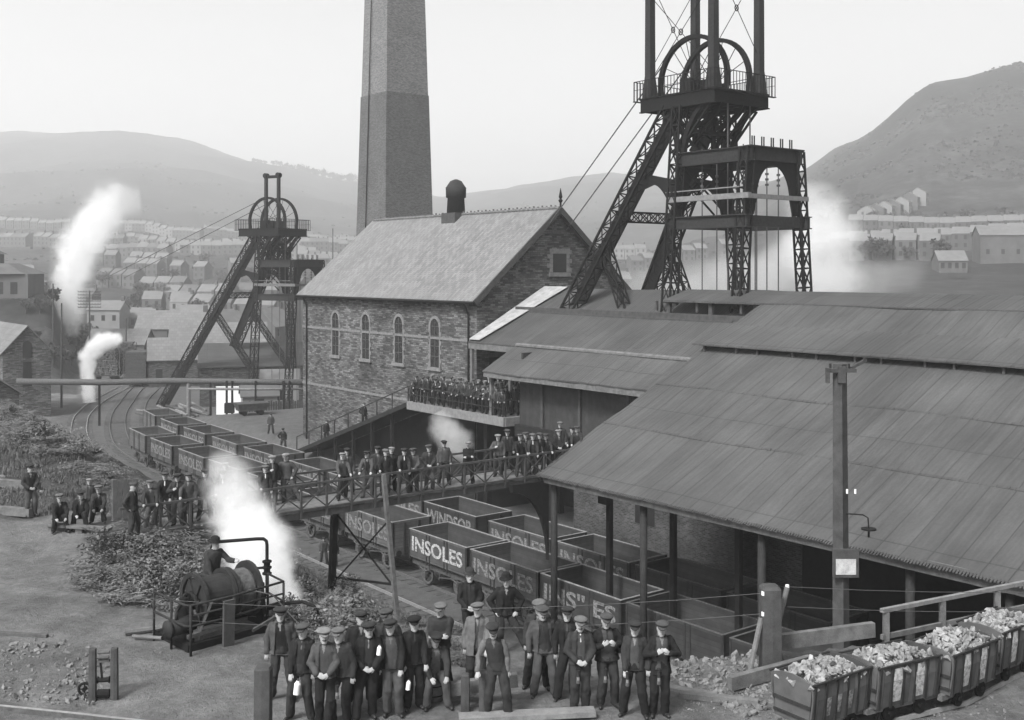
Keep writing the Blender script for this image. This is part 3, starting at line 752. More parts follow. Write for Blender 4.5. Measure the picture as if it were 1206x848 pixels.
# gable window, doorway
f_ = MB(); vc, zw = 49.0, 16.1
z = zw-.65; j = 0
while z < zw+.62:
    for s in (-1, 1): wj = .25+(.22 if (j+(s>0)) % 2 else 0); f_.box(vc+s*.62, u0-.06, z, vc+s*(.62+wj), u0+.05, z+.29)
    z += .31; j += 1
f_.box(vc-.95, u0-.1, zw-.95, vc+.95, u0+.03, zw-.67); f_.box(vc-.9, u0-.07, zw+.62, vc+.9, u0+.03, zw+.95)
wi = obj('window', f_, M['dress'], eh); obj('pane', MB().box(vc-.62, u0-.02, zw-.66, vc+.62, u0+.03, zw+.62), M['glass'], wi)
f_ = MB().box(42.9,u0-.05,9.9,44.3,u0+.02,10.2); dr = obj('door_lintel', f_, M['wood'], eh); obj('opening', MB().box(43.0,u0-.03,7.0,44.2,u0+.02,9.9), M['glass'], dr)

# ---------------------------------------------------------------- chimney stack
ch = fthing('chimney_stack', 'tall square tapering brick chimney rising behind the engine house', 'chimney', 55, 88.5, 0)
def chw(z): return 3.05-.0232*z
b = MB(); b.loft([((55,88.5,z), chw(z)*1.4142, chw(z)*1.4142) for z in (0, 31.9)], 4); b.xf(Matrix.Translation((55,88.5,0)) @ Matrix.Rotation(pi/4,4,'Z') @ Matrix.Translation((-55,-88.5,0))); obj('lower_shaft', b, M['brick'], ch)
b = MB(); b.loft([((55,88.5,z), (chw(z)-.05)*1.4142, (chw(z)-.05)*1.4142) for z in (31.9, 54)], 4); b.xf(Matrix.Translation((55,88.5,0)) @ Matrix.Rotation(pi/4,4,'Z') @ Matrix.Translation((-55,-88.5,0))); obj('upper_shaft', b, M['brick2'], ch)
b = MB()
for z0_, e in ((52.2,.15),(53,.35),(54,.55),(55,.3)): q = chw(z0_)+e; b.box(55-q,88.5-q,z0_,55+q,88.5+q,z0_+.8)
obj('cap', b, M['brick'], ch)
b = MB().tube([(55-chw(0)-.08, 89.3, 4), (55-chw(54)-.1, 88.9, 54)], .05, 5); obj('lightning_rod', b, M['iron'], ch)

# ---------------------------------------------------------------- headframes
def headframe(name_label, loc, rz, zp, run, masts, base_cut=0.):
    t = thing('pit_headframe', name_label, 'headframe', loc, rz, 'pit headframes')
    I = M['iron']; hx = 2.25
    b = MB().box(-hx,-2.8,zp-.12,hx,2.9,zp-.02); pf = obj('platform', b, M['wood_dark'], t)
    b = MB()
    for s in (-1, 1): b.box(s*(hx+.05),-2.85,zp-.75,s*(hx-.02),2.95,zp+.0); b.box(s*(hx+.12),-2.9,zp-.02,s*(hx-.1),3.0,zp+.06); b.box(s*(hx+.12),-2.9,zp-.8,s*(hx-.1),3.0,zp-.74)
    for y in (-2.85, 2.87): b.box(-hx,y,zp-.75,hx,y+.08,zp); b.box(-hx+.1,y-.06,zp-.02,hx-.1,y+.14,zp+.06)
    for x in (-1.4,-.5,.5,1.4): b.box(x-.05,-2.7,zp-.6,x+.05,2.8,zp-.13)
    obj('edge_girder', b, I, pf)
    b = MB()
    for s in (-1, 1):
        b.bar((s*(hx+.35),-3.1,zp+1.05),(s*(hx+.35),3.2,zp+1.05),.04); b.bar((s*(hx+.35),-3.1,zp+.55),(s*(hx+.35),3.2,zp+.55),.025)
        for k in range(26): y = -3.1+6.3*k/25; b.box(s*(hx+.33),y,zp-.1,s*(hx+.36),y+.03,zp+1.05)
    for y in (-3.1, 3.2):
        b.bar((-hx-.35,y,zp+1.05),(hx+.35,y,zp+1.05),.04)
        for k in range(21): x = -hx-.33+(2*hx+.66)*k/20; b.box(x,y-.015,zp-.1,x+.03,y+.015,zp+1.05)
    b.box(-hx-.4,-3.15,zp-.14,hx+.4,-2.93,zp-.1); b.box(-hx-.4,3.03,zp-.14,hx+.4,3.25,zp-.1)
    obj('railing', b, I, pf)
    mp = [(-1.95,-2.45),(1.95,-2.45),(-1.95,2.5),(1.95,2.5)] if masts == 4 else [(0,-.8),(0,1.05)]
    mh = 7.6 if masts == 4 else 6.0
    for x, y in mp:
        q = .22 if masts == 4 else .16
        b = MB().loft([((x,y,zp),q*2.2,q*2.2),((x,y,zp+.3),q*2.1,q*2.1),((x,y,zp+1.4),q*1.42,q*1.42),((x,y,zp+mh),q*1.3,q*1.3)],4); b.xf(Matrix.Translation((x,y,0)) @ Matrix.Rotation(pi/4,4,'Z') @ Matrix.Translation((-x,-y,0))); obj('mast', b, M['iron2'], t)
    b = MB()
    if masts == 4:
        for s in (-1,1): b.box(s*1.95-.2,-2.7,zp+mh,s*1.95+.2,2.75,zp+mh+.4)
        b.box(-2.2,-2.6,zp+mh+.4,2.2,-2.2,zp+mh+.7); b.box(-2.2,2.2,zp+mh+.4,2.2,2.6,zp+mh+.7)
    else: b.box(-.15,-1.0,zp+mh-.3,.15,1.25,zp+mh);
    if masts == 2:
        for y in (-.8, 1.05): b.tube([(-.25,y,zp+mh-.0),(.25,y,zp+mh-.0)],.28,12)
    obj('top_beam', b, I, t)
    if masts == 4:
        def rods(p, q, r, s_, zc_):
            b = MB(); b.bar(p, q, .03); b.bar(r, s_, .03); c = V(p).lerp(V(q), .5); d = (V((s_[0]-r[0], s_[1]-r[1], 0))).normalized()
            b.tube([c+d*.14*cos(a*pi/6)+V((0,0,.17*sin(a*pi/6))) for a in range(13)], .035, 5); obj('cross_brace', b, I, t)
        for x in (-1.95,): rods((x,-2.3,zp+1.2),(x,2.35,zp+6.0),(x,2.35,zp+1.2),(x,-2.3,zp+6.0),0)
        rods((-1.8,-2.45,zp+2.4),(1.8,-2.45,zp+7.2),(1.8,-2.45,zp+2.4),(-1.8,-2.45,zp+7.2),0)
        rods((-1.8,2.5,zp+1.9),(1.8,2.5,zp+6.9),(1.8,2.5,zp+1.9),(-1.8,2.5,zp+6.9),0)
    # sheaves
    R_ = 2.62; zc_ = zp+.85
    for x in (-.95, .95):
        b = MB(); n = 44
        sec = [(R_-.14,-.13),(R_+.1,-.14),(R_+.02,0),(R_+.1,.14),(R_-.14,.13)]
        for k in range(n):
            a = 2*pi*k/n
            for r_, o in sec: b.v.append(V((x+o, cos(a)*r_, zc_+sin(a)*r_)))
        for k in range(n):
            for q in range(5): b.f.append((k*5+q, k*5+(q+1)%5, ((k+1)%n)*5+(q+1)%5, ((k+1)%n)*5+q))
        wh = obj('sheave_wheel', b, I, t, False)
        b = MB()
        for k in range(14): a = pi*2*k/14; b.bar((x+(.12 if k%2 else -.12),0,zc_),(x,cos(a)*(R_-.1),zc_+sin(a)*(R_-.1)),.035)
        obj('spoke', b, I, wh); b = MB().tube([(x-.32,0,zc_),(x+.32,0,zc_)],.2,12); obj('hub', b, I, wh)
        b = MB(); b.box(x-.7,-.4,zp,x-.4,.4,zc_+.1); b.box(x+.4,-.4,zp,x+.7,.4,zc_+.1); obj('bearing_block', b, I, t)
    # main legs and backstays
    zb = base_cut
    def lx(z, z1=zp-.6): return 2.05+1.5*(z1-z)/(z1)
    for s in (-1, 1):
        b = MB().lattice((s*3.4,0,zb),(s*2.05,0,zp-.7),.62,.62,(1,0,0),16,.1,.07); obj('leg', b, I, t)
        b = MB().lattice((s*4.0,run,zb),(s*1.9,.7,zp-.8),.75,.95,(1,0,0),18,.12,.08)
        # plate webs of the stay
        P, Q = V((s*4.0,run,zb)), V((s*1.9,.7,zp-.8))
        b.bar(P+V((-s*.34,0,0)), Q+V((-s*.34,0,0)), .03, .9, (1,0,0) if False else (0,0,1))
        obj('backstay', b, I, t)
        k = .57; P = V((s*4.0,run,zb)).lerp(V((s*1.9,.7,zp-.8)), .57 if zb == 0 else .57)
        b = MB().lattice(V((s*2.9,.45,zp*.24)) , P, .5, .55, (1,0,0), 9, .08, .06); obj('strut', b, I, t)
        # guide tower legs at y=-5
        b = MB().lattice((s*3.35,-5.05,zb),(s*2.1,-5.0,zp-3.5),.6,.55,(1,0,0),14,.1,.07); obj('leg', b, I, t)
        b = MB().box(s*2.1-.12,-5.3,zp-4.15,s*2.1+.12,.1,zp-3.45); b.box(s*2.1-.24,-5.35,zp-3.46,s*2.1+.24,.1,zp-3.4); b.box(s*2.1-.24,-5.35,zp-4.2,s*2.1+.24,.1,zp-4.14)
        obj('upper_girder', b, M['iron2'], t)
        xg = 2.05+1.35*.40; b = MB().box(s*xg-.12,-5.45,zp-7.75,s*xg+.12,.25,zp-7.15); b.box(s*xg-.24,-5.5,zp-7.16,s*xg+.24,.3,zp-7.1); b.box(s*xg-.24,-5.5,zp-7.8,s*xg+.24,.3,zp-7.74); obj('lower_girder', b, M['iron2'], t)
        # curved brackets under the platform
        b = MB(); pr = [(-.3-2.35*(1-cos(pi/2*k/12)), zp-4.6+3.9*sin(pi/2*k/12)) for k in range(13)]
        po = [(-.3-2.15*(1-cos(pi/2*k/12))+.28, zp-4.6+3.9*sin(pi/2*k/12)+.0) for k in range(13)]
        for k in range(12): b.prism([pr[k],pr[k+1],po[k+1],po[k]],(s*2.05-.14,0,0),(0,1,0),(0,0,1),(.28,0,0))
        pr = [(.3+2.2*(1-cos(pi/2*k/12)), zp-3.2+2.5*sin(pi/2*k/12)) for k in range(13)]
        po = [(y-.22, z+.02) for y, z in pr]
        for k in range(12): b.prism([pr[k],pr[k+1],po[k+1],po[k]],(s*2.05-.14,0,0),(0,1,0),(0,0,1),(.28,0,0))
        obj('curved_bracket', b, I, t)
    for y in (-5.25, .0): obj('cross_girder', MB().box(-2.25,y,zp-4.15,2.25,y+.14,zp-3.45), M['iron2'], t); obj('cross_girder', MB().box(-2.7,y,zp-7.75,2.7,y+.14,zp-7.15), M['iron2'], t)
    obj('cap_plate', MB().box(-2.3,-5.4,zp-3.45,2.3,-4.95,zp-3.38), M['iron2'], t)
    for y in (-5.1, .05):   # plate arches
        b = MB(); n = 16; hw, zs_, zt_ = 1.45, zp-6.2, zp-4.35
        ins = [(-hw-.25, zp-7.1)]+[(-hw*cos(pi*k/n), zs_+(zt_-zs_)*sin(pi*k/n)) for k in range(n+1)]+[(hw+.25, zp-7.1)]
        for k in range(len(ins)-1):
            (xa, za), (xb, zb_) = ins[k], ins[k+1]
            oa, ob = (xa, zp-4.15), (xb, zp-4.15)
            if k == 0: oa = (-2.45, zp-7.1); ob = (-2.2, zp-4.15); b.prism([(xa,za),(xb,zb_),ob,oa],(0,y,0),(1,0,0),(0,0,1),(0,.12,0)); continue
            if k == 1: oa = (-2.2, zp-4.15)
            if k == len(ins)-3: ob = (2.2, zp-4.15)
            if k == len(ins)-2: oa = (2.2, zp-4.15); ob = (2.45, zp-7.1)
            b.prism([(xa,za),(xb,zb_),ob,oa],(0,y,0),(1,0,0),(0,0,1),(0,.12,0))
        obj('plate_arch', b, I, t)
    # haunch plate between legs and backstay, truss between stays, bracing in the head
    b = MB()
    for s in (-1,1):
        pl = [(0.3,zp-4.9),(0.3,zp-6.6)]+[(.5+1.5*(k/8), zp-6.6+1.5*sin(pi/2*k/8)) for k in range(1,9)]+[(3.1,zp-5.4),(2.7,zp-4.4)]
        b.prism(pl,(s*2.15-.05,0,0),(0,1,0),(0,0,1),(.1,0,0))
    obj('haunch_plate', b, I, t)
    P0 = V((4.0,run,zb)); P1 = V((1.9,.7,zp-.8)); m_ = P0.lerp(P1, .66)
    b = MB().lattice((-m_.x,m_.y,m_.z),(m_.x,m_.y,m_.z),.5,.6,(0,1,0),7,.08,.06); obj('stay_truss', b, I, t)
    b = MB()
    for za, zc2 in ((zp-3.3,zp-.9),(zp-6.8,zp-4)):
        for y in (0., .9): b.bar((-1.9,y,za),(1.9,y,zc2),.12,.05,(0,1,0)); b.bar((1.9,y,za),(-1.9,y,zc2),.12,.05,(0,1,0))
    for s in (-1,1):
        b.bar((s*2.05,0,zp-3.2),(s*2.05,-2.2,zp-.9),.14,.1); b.bar((s*1.2,0,zp-3.2),(s*1.2,-2.2,zp-.9),.14,.1); b.bar((s*.4,0,zp-3.3),(s*.4,2.4,zp-.9),.16,.1)
        b.bar((s*.8,0,zp-4.1),(s*.8,0,zp-.8),.3,.16)
        b.bar((s*1.6,.9,zp-3.4),(s*1.6,-.9,zp-1),.2,.1); b.bar((s*1.6,-.9,zp-3.4),(s*1.6,.9,zp-1),.2,.1)
    b.box(-1.9,-.9,zp-3.5,1.9,-.7,zp-3.2); b.box(-1.9,-.6,zp-2.2,1.9,.6,zp-2.0)
    obj('head_bracing', b, I, t)
    b = MB().box(-2.75,-5.6,zp-6.25,-2.5,.4,zp-5.95); b.box(-2.6,-5.45,zp-6.25,2.6,-5.3,zp-6.0); b.bar((-3.0,-5.2,zp-5.65),(-2.6,.6,zp-5.65),.06); obj('timber_beam', b, M['wood_pale'] if masts==4 else M['wood'], t)
    for i_, (x, y) in enumerate(((-.95,-2.62),(.95,-2.62),(-1.5,-4.2),(-.5,-4.2),(.5,-4.2),(1.5,-4.2),(-1.5,-1.2),(1.5,-1.2),(-.6,-1.5),(.6,-3.4))):
        b = MB().tube([(x,y,zb),(x,y,zc_ if i_ < 2 else zp-3.2)], .045 if i_ < 2 else .035, 5)
        if i_ > 1:
            for zz in (zp-4.8, zp-5.1, zp-5.4): b.tube([(x,y,zz),(x,y,zz+.12)],.1,6)
        obj('guide_rope', b, M['rope'], t)
    b = MB()
    for k in range(5): x = -1.9+.8*k; b.box(x,-5.15,zp-3.4,x+.06,-5.1,zp-2.85); b.box(x+.18,-5.15,zp-3.4,x+.24,-5.1,zp-2.85)
    obj('rope_clamp', b, I, t)
    for x in (-.95, .95):
        e = (x, 13.6, zp-7.5) if masts == 4 else (x*1.5, 26, zp-5.5)
        b = MB().tube([(x, 1.3, zc_+R_*.87), e], .04, 5); obj('winding_rope', b, M['rope'], t)
    return t
headframe('tall near steel pit headframe with four masts standing over the tarred roofs', W(48.65, 44.1, 0), TH, 25.7, 12.0, 4, 7.0)
headframe('smaller distant pit headframe with two masts in the yard beyond the tracks', V((-26.5, 122.5, 0)), radians(59.4), 20.1, 13.3, 2, 0.)

# tub gantry behind the shed ridge
gt = fthing('tub_gantry', 'long shallow-roofed gantry on short posts running behind the shed ridge', 'gantry', 46, 25, 8)
b = MB().slab((44.6, 2, 13.92), (44.6, 43.5, 13.92), (46.6, 43.5, 14.5), (46.6, 2, 14.5), .1); obj('roof', b, M['sheet2'], gt)
for k in range(14):
    u = 3+k*3.1; b = MB().box(44.8,u-.12,9,45,u+.12,13.85); b.box(44.8,u+.9,13.3,44.95,u+1.05,13.85); obj('post', b, M['wood_dark'], gt)
b = MB().box(44.7,37,12.9,44.9,57,13.2); b.box(44.7,2,13.1,44.8,36.9,13.25); b.box(44.6,38.5,12.2,45,57,12.9); obj('side_beam', b, M['wood_dark'], gt)
# ---------------------------------------------------------------- people
M['skin'] = mat('weathered_skin', .38, .7, .15, 12, .1)
M['hair'] = mat('dark_hair', .05, .9, .3, 30, .2)
M['feat'] = mat('eyes_and_mouth', .12, .7, .1, 30, 0)
CLOTH = {k: mat('wool_cloth_'+n, g_, .95, .25, 7, .35, fine=90, dist=.01) for k, n, g_ in
         (('k','black',.019),('d','charcoal',.036),('g','grey',.07),('m','mid_grey',.13),('l','light_grey',.2),('w','off_white',.6),('b','worn_black',.036))}
for m_ in CLOTH.values(): m_.node_tree.nodes['Principled BSDF'].inputs['Specular IOR Level'].default_value = .12
M['boot'] = mat('black_leather', .022, .5, .2, 9, .2)
TS = bpy.data.scenes.new('workshop')
def remesh(mb, voxel, smooth=1, keep=None, name='m'):
    me = mesh_of(name, mb, []); o = bpy.data.objects.new('tmp', me); TS.collection.objects.link(o)
    r = o.modifiers.new('r', 'REMESH'); r.mode = 'VOXEL'; r.voxel_size = voxel; r.use_smooth_shade = True
    if smooth: s = o.modifiers.new('s', 'SMOOTH'); s.factor = .5; s.iterations = smooth
    if keep: d = o.modifiers.new('d', 'DECIMATE'); d.ratio = keep
    with bpy.context.temp_override(scene=TS, view_layer=TS.view_layers[0]):
        dg = bpy.context.evaluated_depsgraph_get(); dg.update(); out = bpy.data.meshes.new_from_object(o.evaluated_get(dg))
    bpy.data.objects.remove(o); bpy.data.meshes.remove(me)
    out.name = name
    for p in out.polygons: p.use_smooth = True
    return out
def ik(S, Wr, l1, l2, pole):
    d = Wr-S; L = d.length; mx = (l1+l2)*.995
    if L > mx: Wr = S+d*(mx/L); d = Wr-S; L = mx
    a = (l1*l1-l2*l2+L*L)/(2*L); h = sqrt(max(l1*l1-a*a, 1e-5)); dn = d/L
    p = V(pole); p = (p-dn*p.dot(dn)).normalized(); return S+dn*a+p*h, Wr
WR = {  # wrist targets (for the figure's own +x side), elbow pole, finger direction
 'down': ((.07,-.04,-.53),(.5,1,0),(0,-.15,-1)), 'lapel': ((-.07,-.23,-.20),(.8,.2,-.8),(-.6,-.3,.55)),
 'belt': ((-.08,-.24,-.42),(.8,.5,-.3),(-.75,-.35,-.3)), 'pocket': ((.05,-.1,-.53),(.7,1,0),(-.1,.0,-1)),
 'hips': ((.05,-.03,-.46),(1.2,.5,0),(-.5,-.5,-.4)), 'rail': ((.03,-.40,-.40),(.7,.4,-.5),(0,-.75,-.4)),
 'behind': ((-.05,.17,-.48),(.7,1,0),(-.7,.1,-.5)), 'hold': ((.0,-.22,-.52),(.6,.9,0),(-.1,-.6,-.6)),
 'knee': ((-.03,-.42,-.42),(.8,.2,0),(-.3,-.7,-.4)), 'cross': ((-.25,-.22,-.27),(.6,.2,-.8),(-.9,-.1,.1)),
 'out': ((.2,-.12,-.30),(.3,.6,-.6),(.4,-.4,-.3)), 'post': ((.10,-.2,-.48),(.6,.9,0),(.1,-.6,-.5))}
def figure(key, arms=('down','down'), stance='stand', lean=(0,0), yaw=0., tilt=0., coat='k', vest='d', trs='k', scarf=None, cap='g', capk='cap',
           jacket=True, open_=.085, coat_len=.86, stache=False, vox=.012, seed=0, build=1.0, seat=.5, shirt='l'):
    "returns the list of (part, mesh) of one standing, leaning or seated man, 1.70 m tall, facing -y"
    rn = random.Random(seed); near = vox < .0125
    if stance != 'sit': lean = (lean[0]+rn.uniform(-.045,.045), lean[1]+rn.uniform(-.05,.02)); stance = rn.choice(('wide','stand','stand','rest')) if stance == 'stand' else stance
    yaw += rn.uniform(-.28,.28); tilt += rn.uniform(-.06,.1); roll = rn.uniform(-.09,.09)
    hipz = .90 if stance != 'sit' else seat
    hip = V((0, 0, hipz))
    if stance == 'astride': hip = V((-.08, 0, .86))
    chest = hip+V((lean[0], lean[1], .50)); neck = chest+V((lean[0]*.1, lean[1]*.1-.005, .06))
    hc = neck+V((lean[0]*.05, -.03+lean[1]*.05, .137))
    sh_ = [chest+V((-.18*build, .0, .0)), chest+V((.18*build, .0, .0))]
    # legs
    if stance == 'sit': an = [V((-.2,-.38,.09)), V((.19,-.44,.09))]; hp = [V((-.1,0,hipz)), V((.1,0,hipz))]; kp = (0,-1,1.2)
    elif stance == 'astride': an = [V((-.16,.02,.09)), V((.42,-.12,.09))]; hp = [hip+V((-.1,0,0)), hip+V((.1,0,0))]; kp = (0,-1,0)
    elif stance == 'wide': an = [V((-.2,0,.09)), V((.2,-.03,.09))]; hp = [hip+V((-.1,0,0)), hip+V((.1,0,0))]; kp = (0,-1,0)
    elif stance == 'rest': hip.x += .035; an = [V((-.2,-.16,.09)), V((.1,.03,.09))]; hp = [hip+V((-.1,0,-.015)), hip+V((.1,0,.01))]; kp = (-.3,-1,0)
    elif stance == 'cross': an = [V((-.04,.0,.09)), V((.14,-.14,.09))]; hp = [hip+V((-.1,0,0)), hip+V((.1,0,0))]; kp = (0,-1,0)
    else: an = [V((-.12+rn.uniform(-.02,.02),rn.uniform(-.06,.06),.09)), V((.12+rn.uniform(-.02,.02),rn.uniform(-.06,.06),.09))]; hp = [hip+V((-.095,0,0)), hip+V((.095,0,0))]; kp = (0,-1,0)
    kn = []
    for i in (0, 1):
        k_, a_ = ik(hp[i], an[i], .425, .41, kp); kn.append(k_)
        if (a_-an[i]).length > .01: an[i] = a_
    # arms
    el, wr, fd = [], [], []
    for i, s in ((0,-1),(1,1)):
        t_, pole, f_ = WR[arms[i]] if isinstance(arms[i], str) else arms[i]
        tgt = sh_[i]+V((s*t_[0], t_[1], t_[2])); e_, w_ = ik(sh_[i], tgt, .29, .26, (s*pole[0], pole[1], pole[2])); el.append(e_); wr.append(w_); fd.append(V((s*f_[0], f_[1], f_[2])).normalized())
    R = Matrix.Translation(hc) @ Matrix.Rotation(yaw, 4, 'Z') @ Matrix.Rotation(tilt, 4, 'X') @ Matrix.Rotation(roll, 4, 'Y') @ Matrix.Scale(1.09, 4)
    # ---- body: one continuous surface
    b = MB()
    b.loft([(V((0,0,z))+V((0,y,0)), rx, ry) for z, y, rx, ry in ((-.125,-.045,.026,.03),(-.112,-.038,.045,.05),(-.085,-.024,.058,.067),(-.05,-.012,.065,.082),(0,-.002,.073,.093),(.045,.002,.075,.096),(.085,.004,.065,.082),(.11,.004,.04,.05))], 18)
    b.capsule((0,-.086,.012), .010, (0,-.106,-.028), .016, 8); b.capsule((-.014,-.09,-.032), .01, (.014,-.09,-.032), .01, 8)
    for s in (-1,1): b.capsule((s*.074,.008,.012),.017,(s*.072,.0,-.028),.012,8,.5,(1,0,0)); b.capsule((s*.022,-.078,.03),.014,(s*.045,-.068,.028),.012,8)
    b.capsule((-.018,-.078,-.068),.012,(.018,-.078,-.068),.012,8)
    b.xf(R)
    b.capsule(hc+V((0,.012,-.06)), .053, neck+V((0,.01,-.05)), .062, 12)
    lo = MB(); lo.loft([(hip+V((0,0,-.05)),.13,.09),(hip+V((0,0,.06)),.14,.1),(hip.lerp(chest,.4),.125,.09),(hip.lerp(chest,.75),.15,.1),(chest-V((0,0,.02)),.13,.075),(chest+V((0,.01,.04)),.07,.055)],18); b.join(lo)
    for i, s in ((0,-1),(1,1)):
        b.capsule(sh_[i]*.8+chest*.2-V((0,0,.03)), .042, el[i], .038); b.capsule(el[i], .04, wr[i], .027)
        b.capsule(hp[i], .075, kn[i], .05); b.capsule(kn[i], .05, an[i], .036); b.capsule(an[i], .035, an[i]+V(((-1,1)[i]*.02,-.06,-.05)), .026)
        # hand: palm, four unequal curled fingers, thumb from the side of the palm
        f_ = fd[i]; sd_ = f_.cross(V((0,-1,.3)))
        if sd_.length < .2: sd_ = f_.cross(V((1,0,0)))
        sd_.normalize(); pn = sd_.cross(f_).normalized()
        if pn.y > 0: pn = -pn
        pw = wr[i]
        for q in (-.026,-.009,.009,.026): b.capsule(pw+sd_*q*.6, .0155, pw+f_*.07+sd_*q*.9, .0125, 8)
        for q, ln in ((-.03,.062),(-.0105,.075),(.0105,.07),(.03,.055)):
            a0 = pw+f_*.08+sd_*q; a1 = a0+f_*ln*.5+(-pn)*ln*.22; a2 = a1+f_*ln*.2+(-pn)*ln*.45
            b.capsule(a0,.0095,a1,.0088,8); b.capsule(a1,.0088,a2,.0078,8)
        a0 = pw+f_*.02+sd_*-.028; a1 = a0+f_*.035+sd_*-.025-pn*.015; b.capsule(a0,.013,a1,.011,8); b.capsule(a1,.011,a1+f_*.03-pn*.008,.009,8)
    vb = .0085 if near else .014
    body = remesh(b, vb, 1, .45 if near else .5, 'body')
    body.materials.append(M['skin']); body.materials.append(M['feat']); body.materials.append(M['hair'])
    Ri = R.inverted()
    for p in body.polygons:
        c = p.center
        if c.z < neck.z-.03: continue
        q = Ri @ c
        if q.length > .17: continue
        if q.y < -.05:
            if abs(abs(q.x)-.031) < .012 and abs(q.z-.006) < .006: p.material_index = 1
            elif abs(q.x) < .024 and abs(q.z+.068) < .005: p.material_index = 1
            elif stache and abs(q.x) < .036 and -.062 < q.z < -.043: p.material_index = 2
        if q.z > -.045 and q.y > .022 and not (abs(q.x) > .07 and q.y < .03): p.material_index = 2
        if q.z > .02 and q.y > -.01: p.material_index = 2
    parts = [('body', body)]
    def cloth(name, mbx, v_, k, smooth=2, amp=.007, fr=9., keep=None):
        me = remesh(mbx, v_, smooth, keep, name); me.materials.append(CLOTH[k]); off = V((seed*3.1, 0, 0))
        nrm = [x.normal.copy() for x in me.vertices]
        for x, nv_ in zip(me.vertices, nrm):
            n1 = noise.noise(V((x.co.x*fr, x.co.y*fr, x.co.z*fr*.55))+off); n2 = noise.noise(V((x.co.x*fr*2.3, x.co.y*fr*2.3, x.co.z*fr*1.6))+off)
            x.co += nv_*(n1*amp*1.9+n2*amp*1.2)
        return me
    vc = .0125 if near else .019
    # trousers
    b = MB(); b.loft([(hip+V((0,0,-.09)),.15,.115),(hip+V((0,0,0)),.165,.125),(hip+V((0,0,.1)),.155,.118),(hip.lerp(chest,.28),.15,.112)],18)
    for i in (0,1):
        b.capsule(hp[i], .105, kn[i], .088, 12); b.capsule(kn[i], .088, an[i]+V((0,.0,.0)), .082, 12)
    parts.append(('trousers', cloth('trousers', b, vc, trs, 2, .009, 8., .6)))
    # boots
    b = MB()
    for i, s in ((0,-1),(1,1)):
        yw = s*.3; d = V((sin(yw), -cos(yw), 0)); a_ = an[i]
        b.capsule(a_, .05, a_+V((0,0,-.03)), .05, 10); b.capsule(a_+V((0,0,-.045))-d*.04, .043, a_+V((0,0,-.052))+d*.15, .038, 10)
    me = remesh(b, vc, 1, .5, 'boots'); me.materials.append(M['boot']); parts.append(('boots', me))
    # waistcoat or shirt front
    tx = 1.0*build
    tor = [(hip+V((0,0,-.03)),.162*tx,.122),(hip.lerp(chest,.25),.156*tx,.118),(hip.lerp(chest,.5),.163*tx,.122),(hip.lerp(chest,.8),.178*tx,.122),(chest+V((0,0,-.01)),.165*tx,.105),(chest+V((0,.005,.045)),.10,.08),(chest+V((0,.01,.075)),.065,.062)]
    b = MB().loft(tor, 20, 2.3)
    wv = cloth('waistcoat', b, vc, vest, 1, .004, 12., .6)
    if not jacket or open_ > 0:
        wv.materials.append(CLOTH[shirt]);
        for p in wv.polygons:
            c = p.center-chest
            if p.normal.y < -.1 and c.z > -.16 and abs(c.x-lean[0]*c.z*.5) < .036*(c.z+.10)/.13 and c.z > -.10 and scarf is None and shirt: p.material_index = 1
    parts.append(('waistcoat', wv))
    # neckerchief
    if scarf:
        b = MB(); b.tube([neck+V((.068*cos(a*pi/6), .064*sin(a*pi/6)+.005, -.015-.022*(-sin(a*pi/6)))) for a in range(13)], .019, 6)
        b.capsule(neck+V((0,-.07,-.045)), .022, neck+V((0,-.105,-.16)), .02, 8)
        me = mesh_of('neckerchief', b, CLOTH[scarf], smooth=True); parts.append(('neckerchief', me))
    else:
        b = MB().tube([neck+V((.064*cos(a*pi/6), .06*sin(a*pi/6)+.005, -.005-.02*(-sin(a*pi/6)))) for a in range(13)], .013, 6)
        parts.append(('collar', mesh_of('collar', b, CLOTH['w' if shirt == 'w' else 'l'], smooth=True)))
    # jacket / sleeves
    b = MB()
    if jacket:
        low = hip+V((0,0,.90-coat_len-.07-(.0 if stance!='sit' else -.10)))
        if stance == 'sit': low = hip+V((0,.02,-.03))
        j = [(low,.225*tx,.17),(hip+V((0,0,.02)),.205*tx,.155),(hip.lerp(chest,.3),.19*tx,.148),(hip.lerp(chest,.6),.195*tx,.15),(hip.lerp(chest,.85),.203*tx,.145),(chest+V((0,0,.0)),.18*tx,.12),(chest+V((0,.008,.05)),.105,.09),(chest+V((0,.012,.07)),.075,.07)]
        b.loft(j, 22, 2.3)
        for s in (-1,1): b.capsule(chest+V((s*.055,-.07,.055)), .02, chest+V((s*.055,-.125,-.12)), .022, 8, .6, (0,1,0))
    for i, s in ((0,-1),(1,1)):
        b.capsule(sh_[i]*.90+chest*.10-V((0,0,.02)), .074 if jacket else .064, el[i], .069 if jacket else .056, 12); b.capsule(el[i], .067 if jacket else .054, wr[i]-(wr[i]-el[i]).normalized()*.02, .055, 12)
    if jacket: nm, kk = 'jacket', coat
    else: nm, kk = 'shirt_sleeves', shirt
    if not jacket: b.join(MB().loft([(chest+V((0,0,-.12)),.13,.08),(chest+V((0,0,-.02)),.15,.085),(chest+V((0,.01,.03)),.09,.07)],14))
    me = cloth(nm, b, vc, kk, 2, .009, 7., .6)
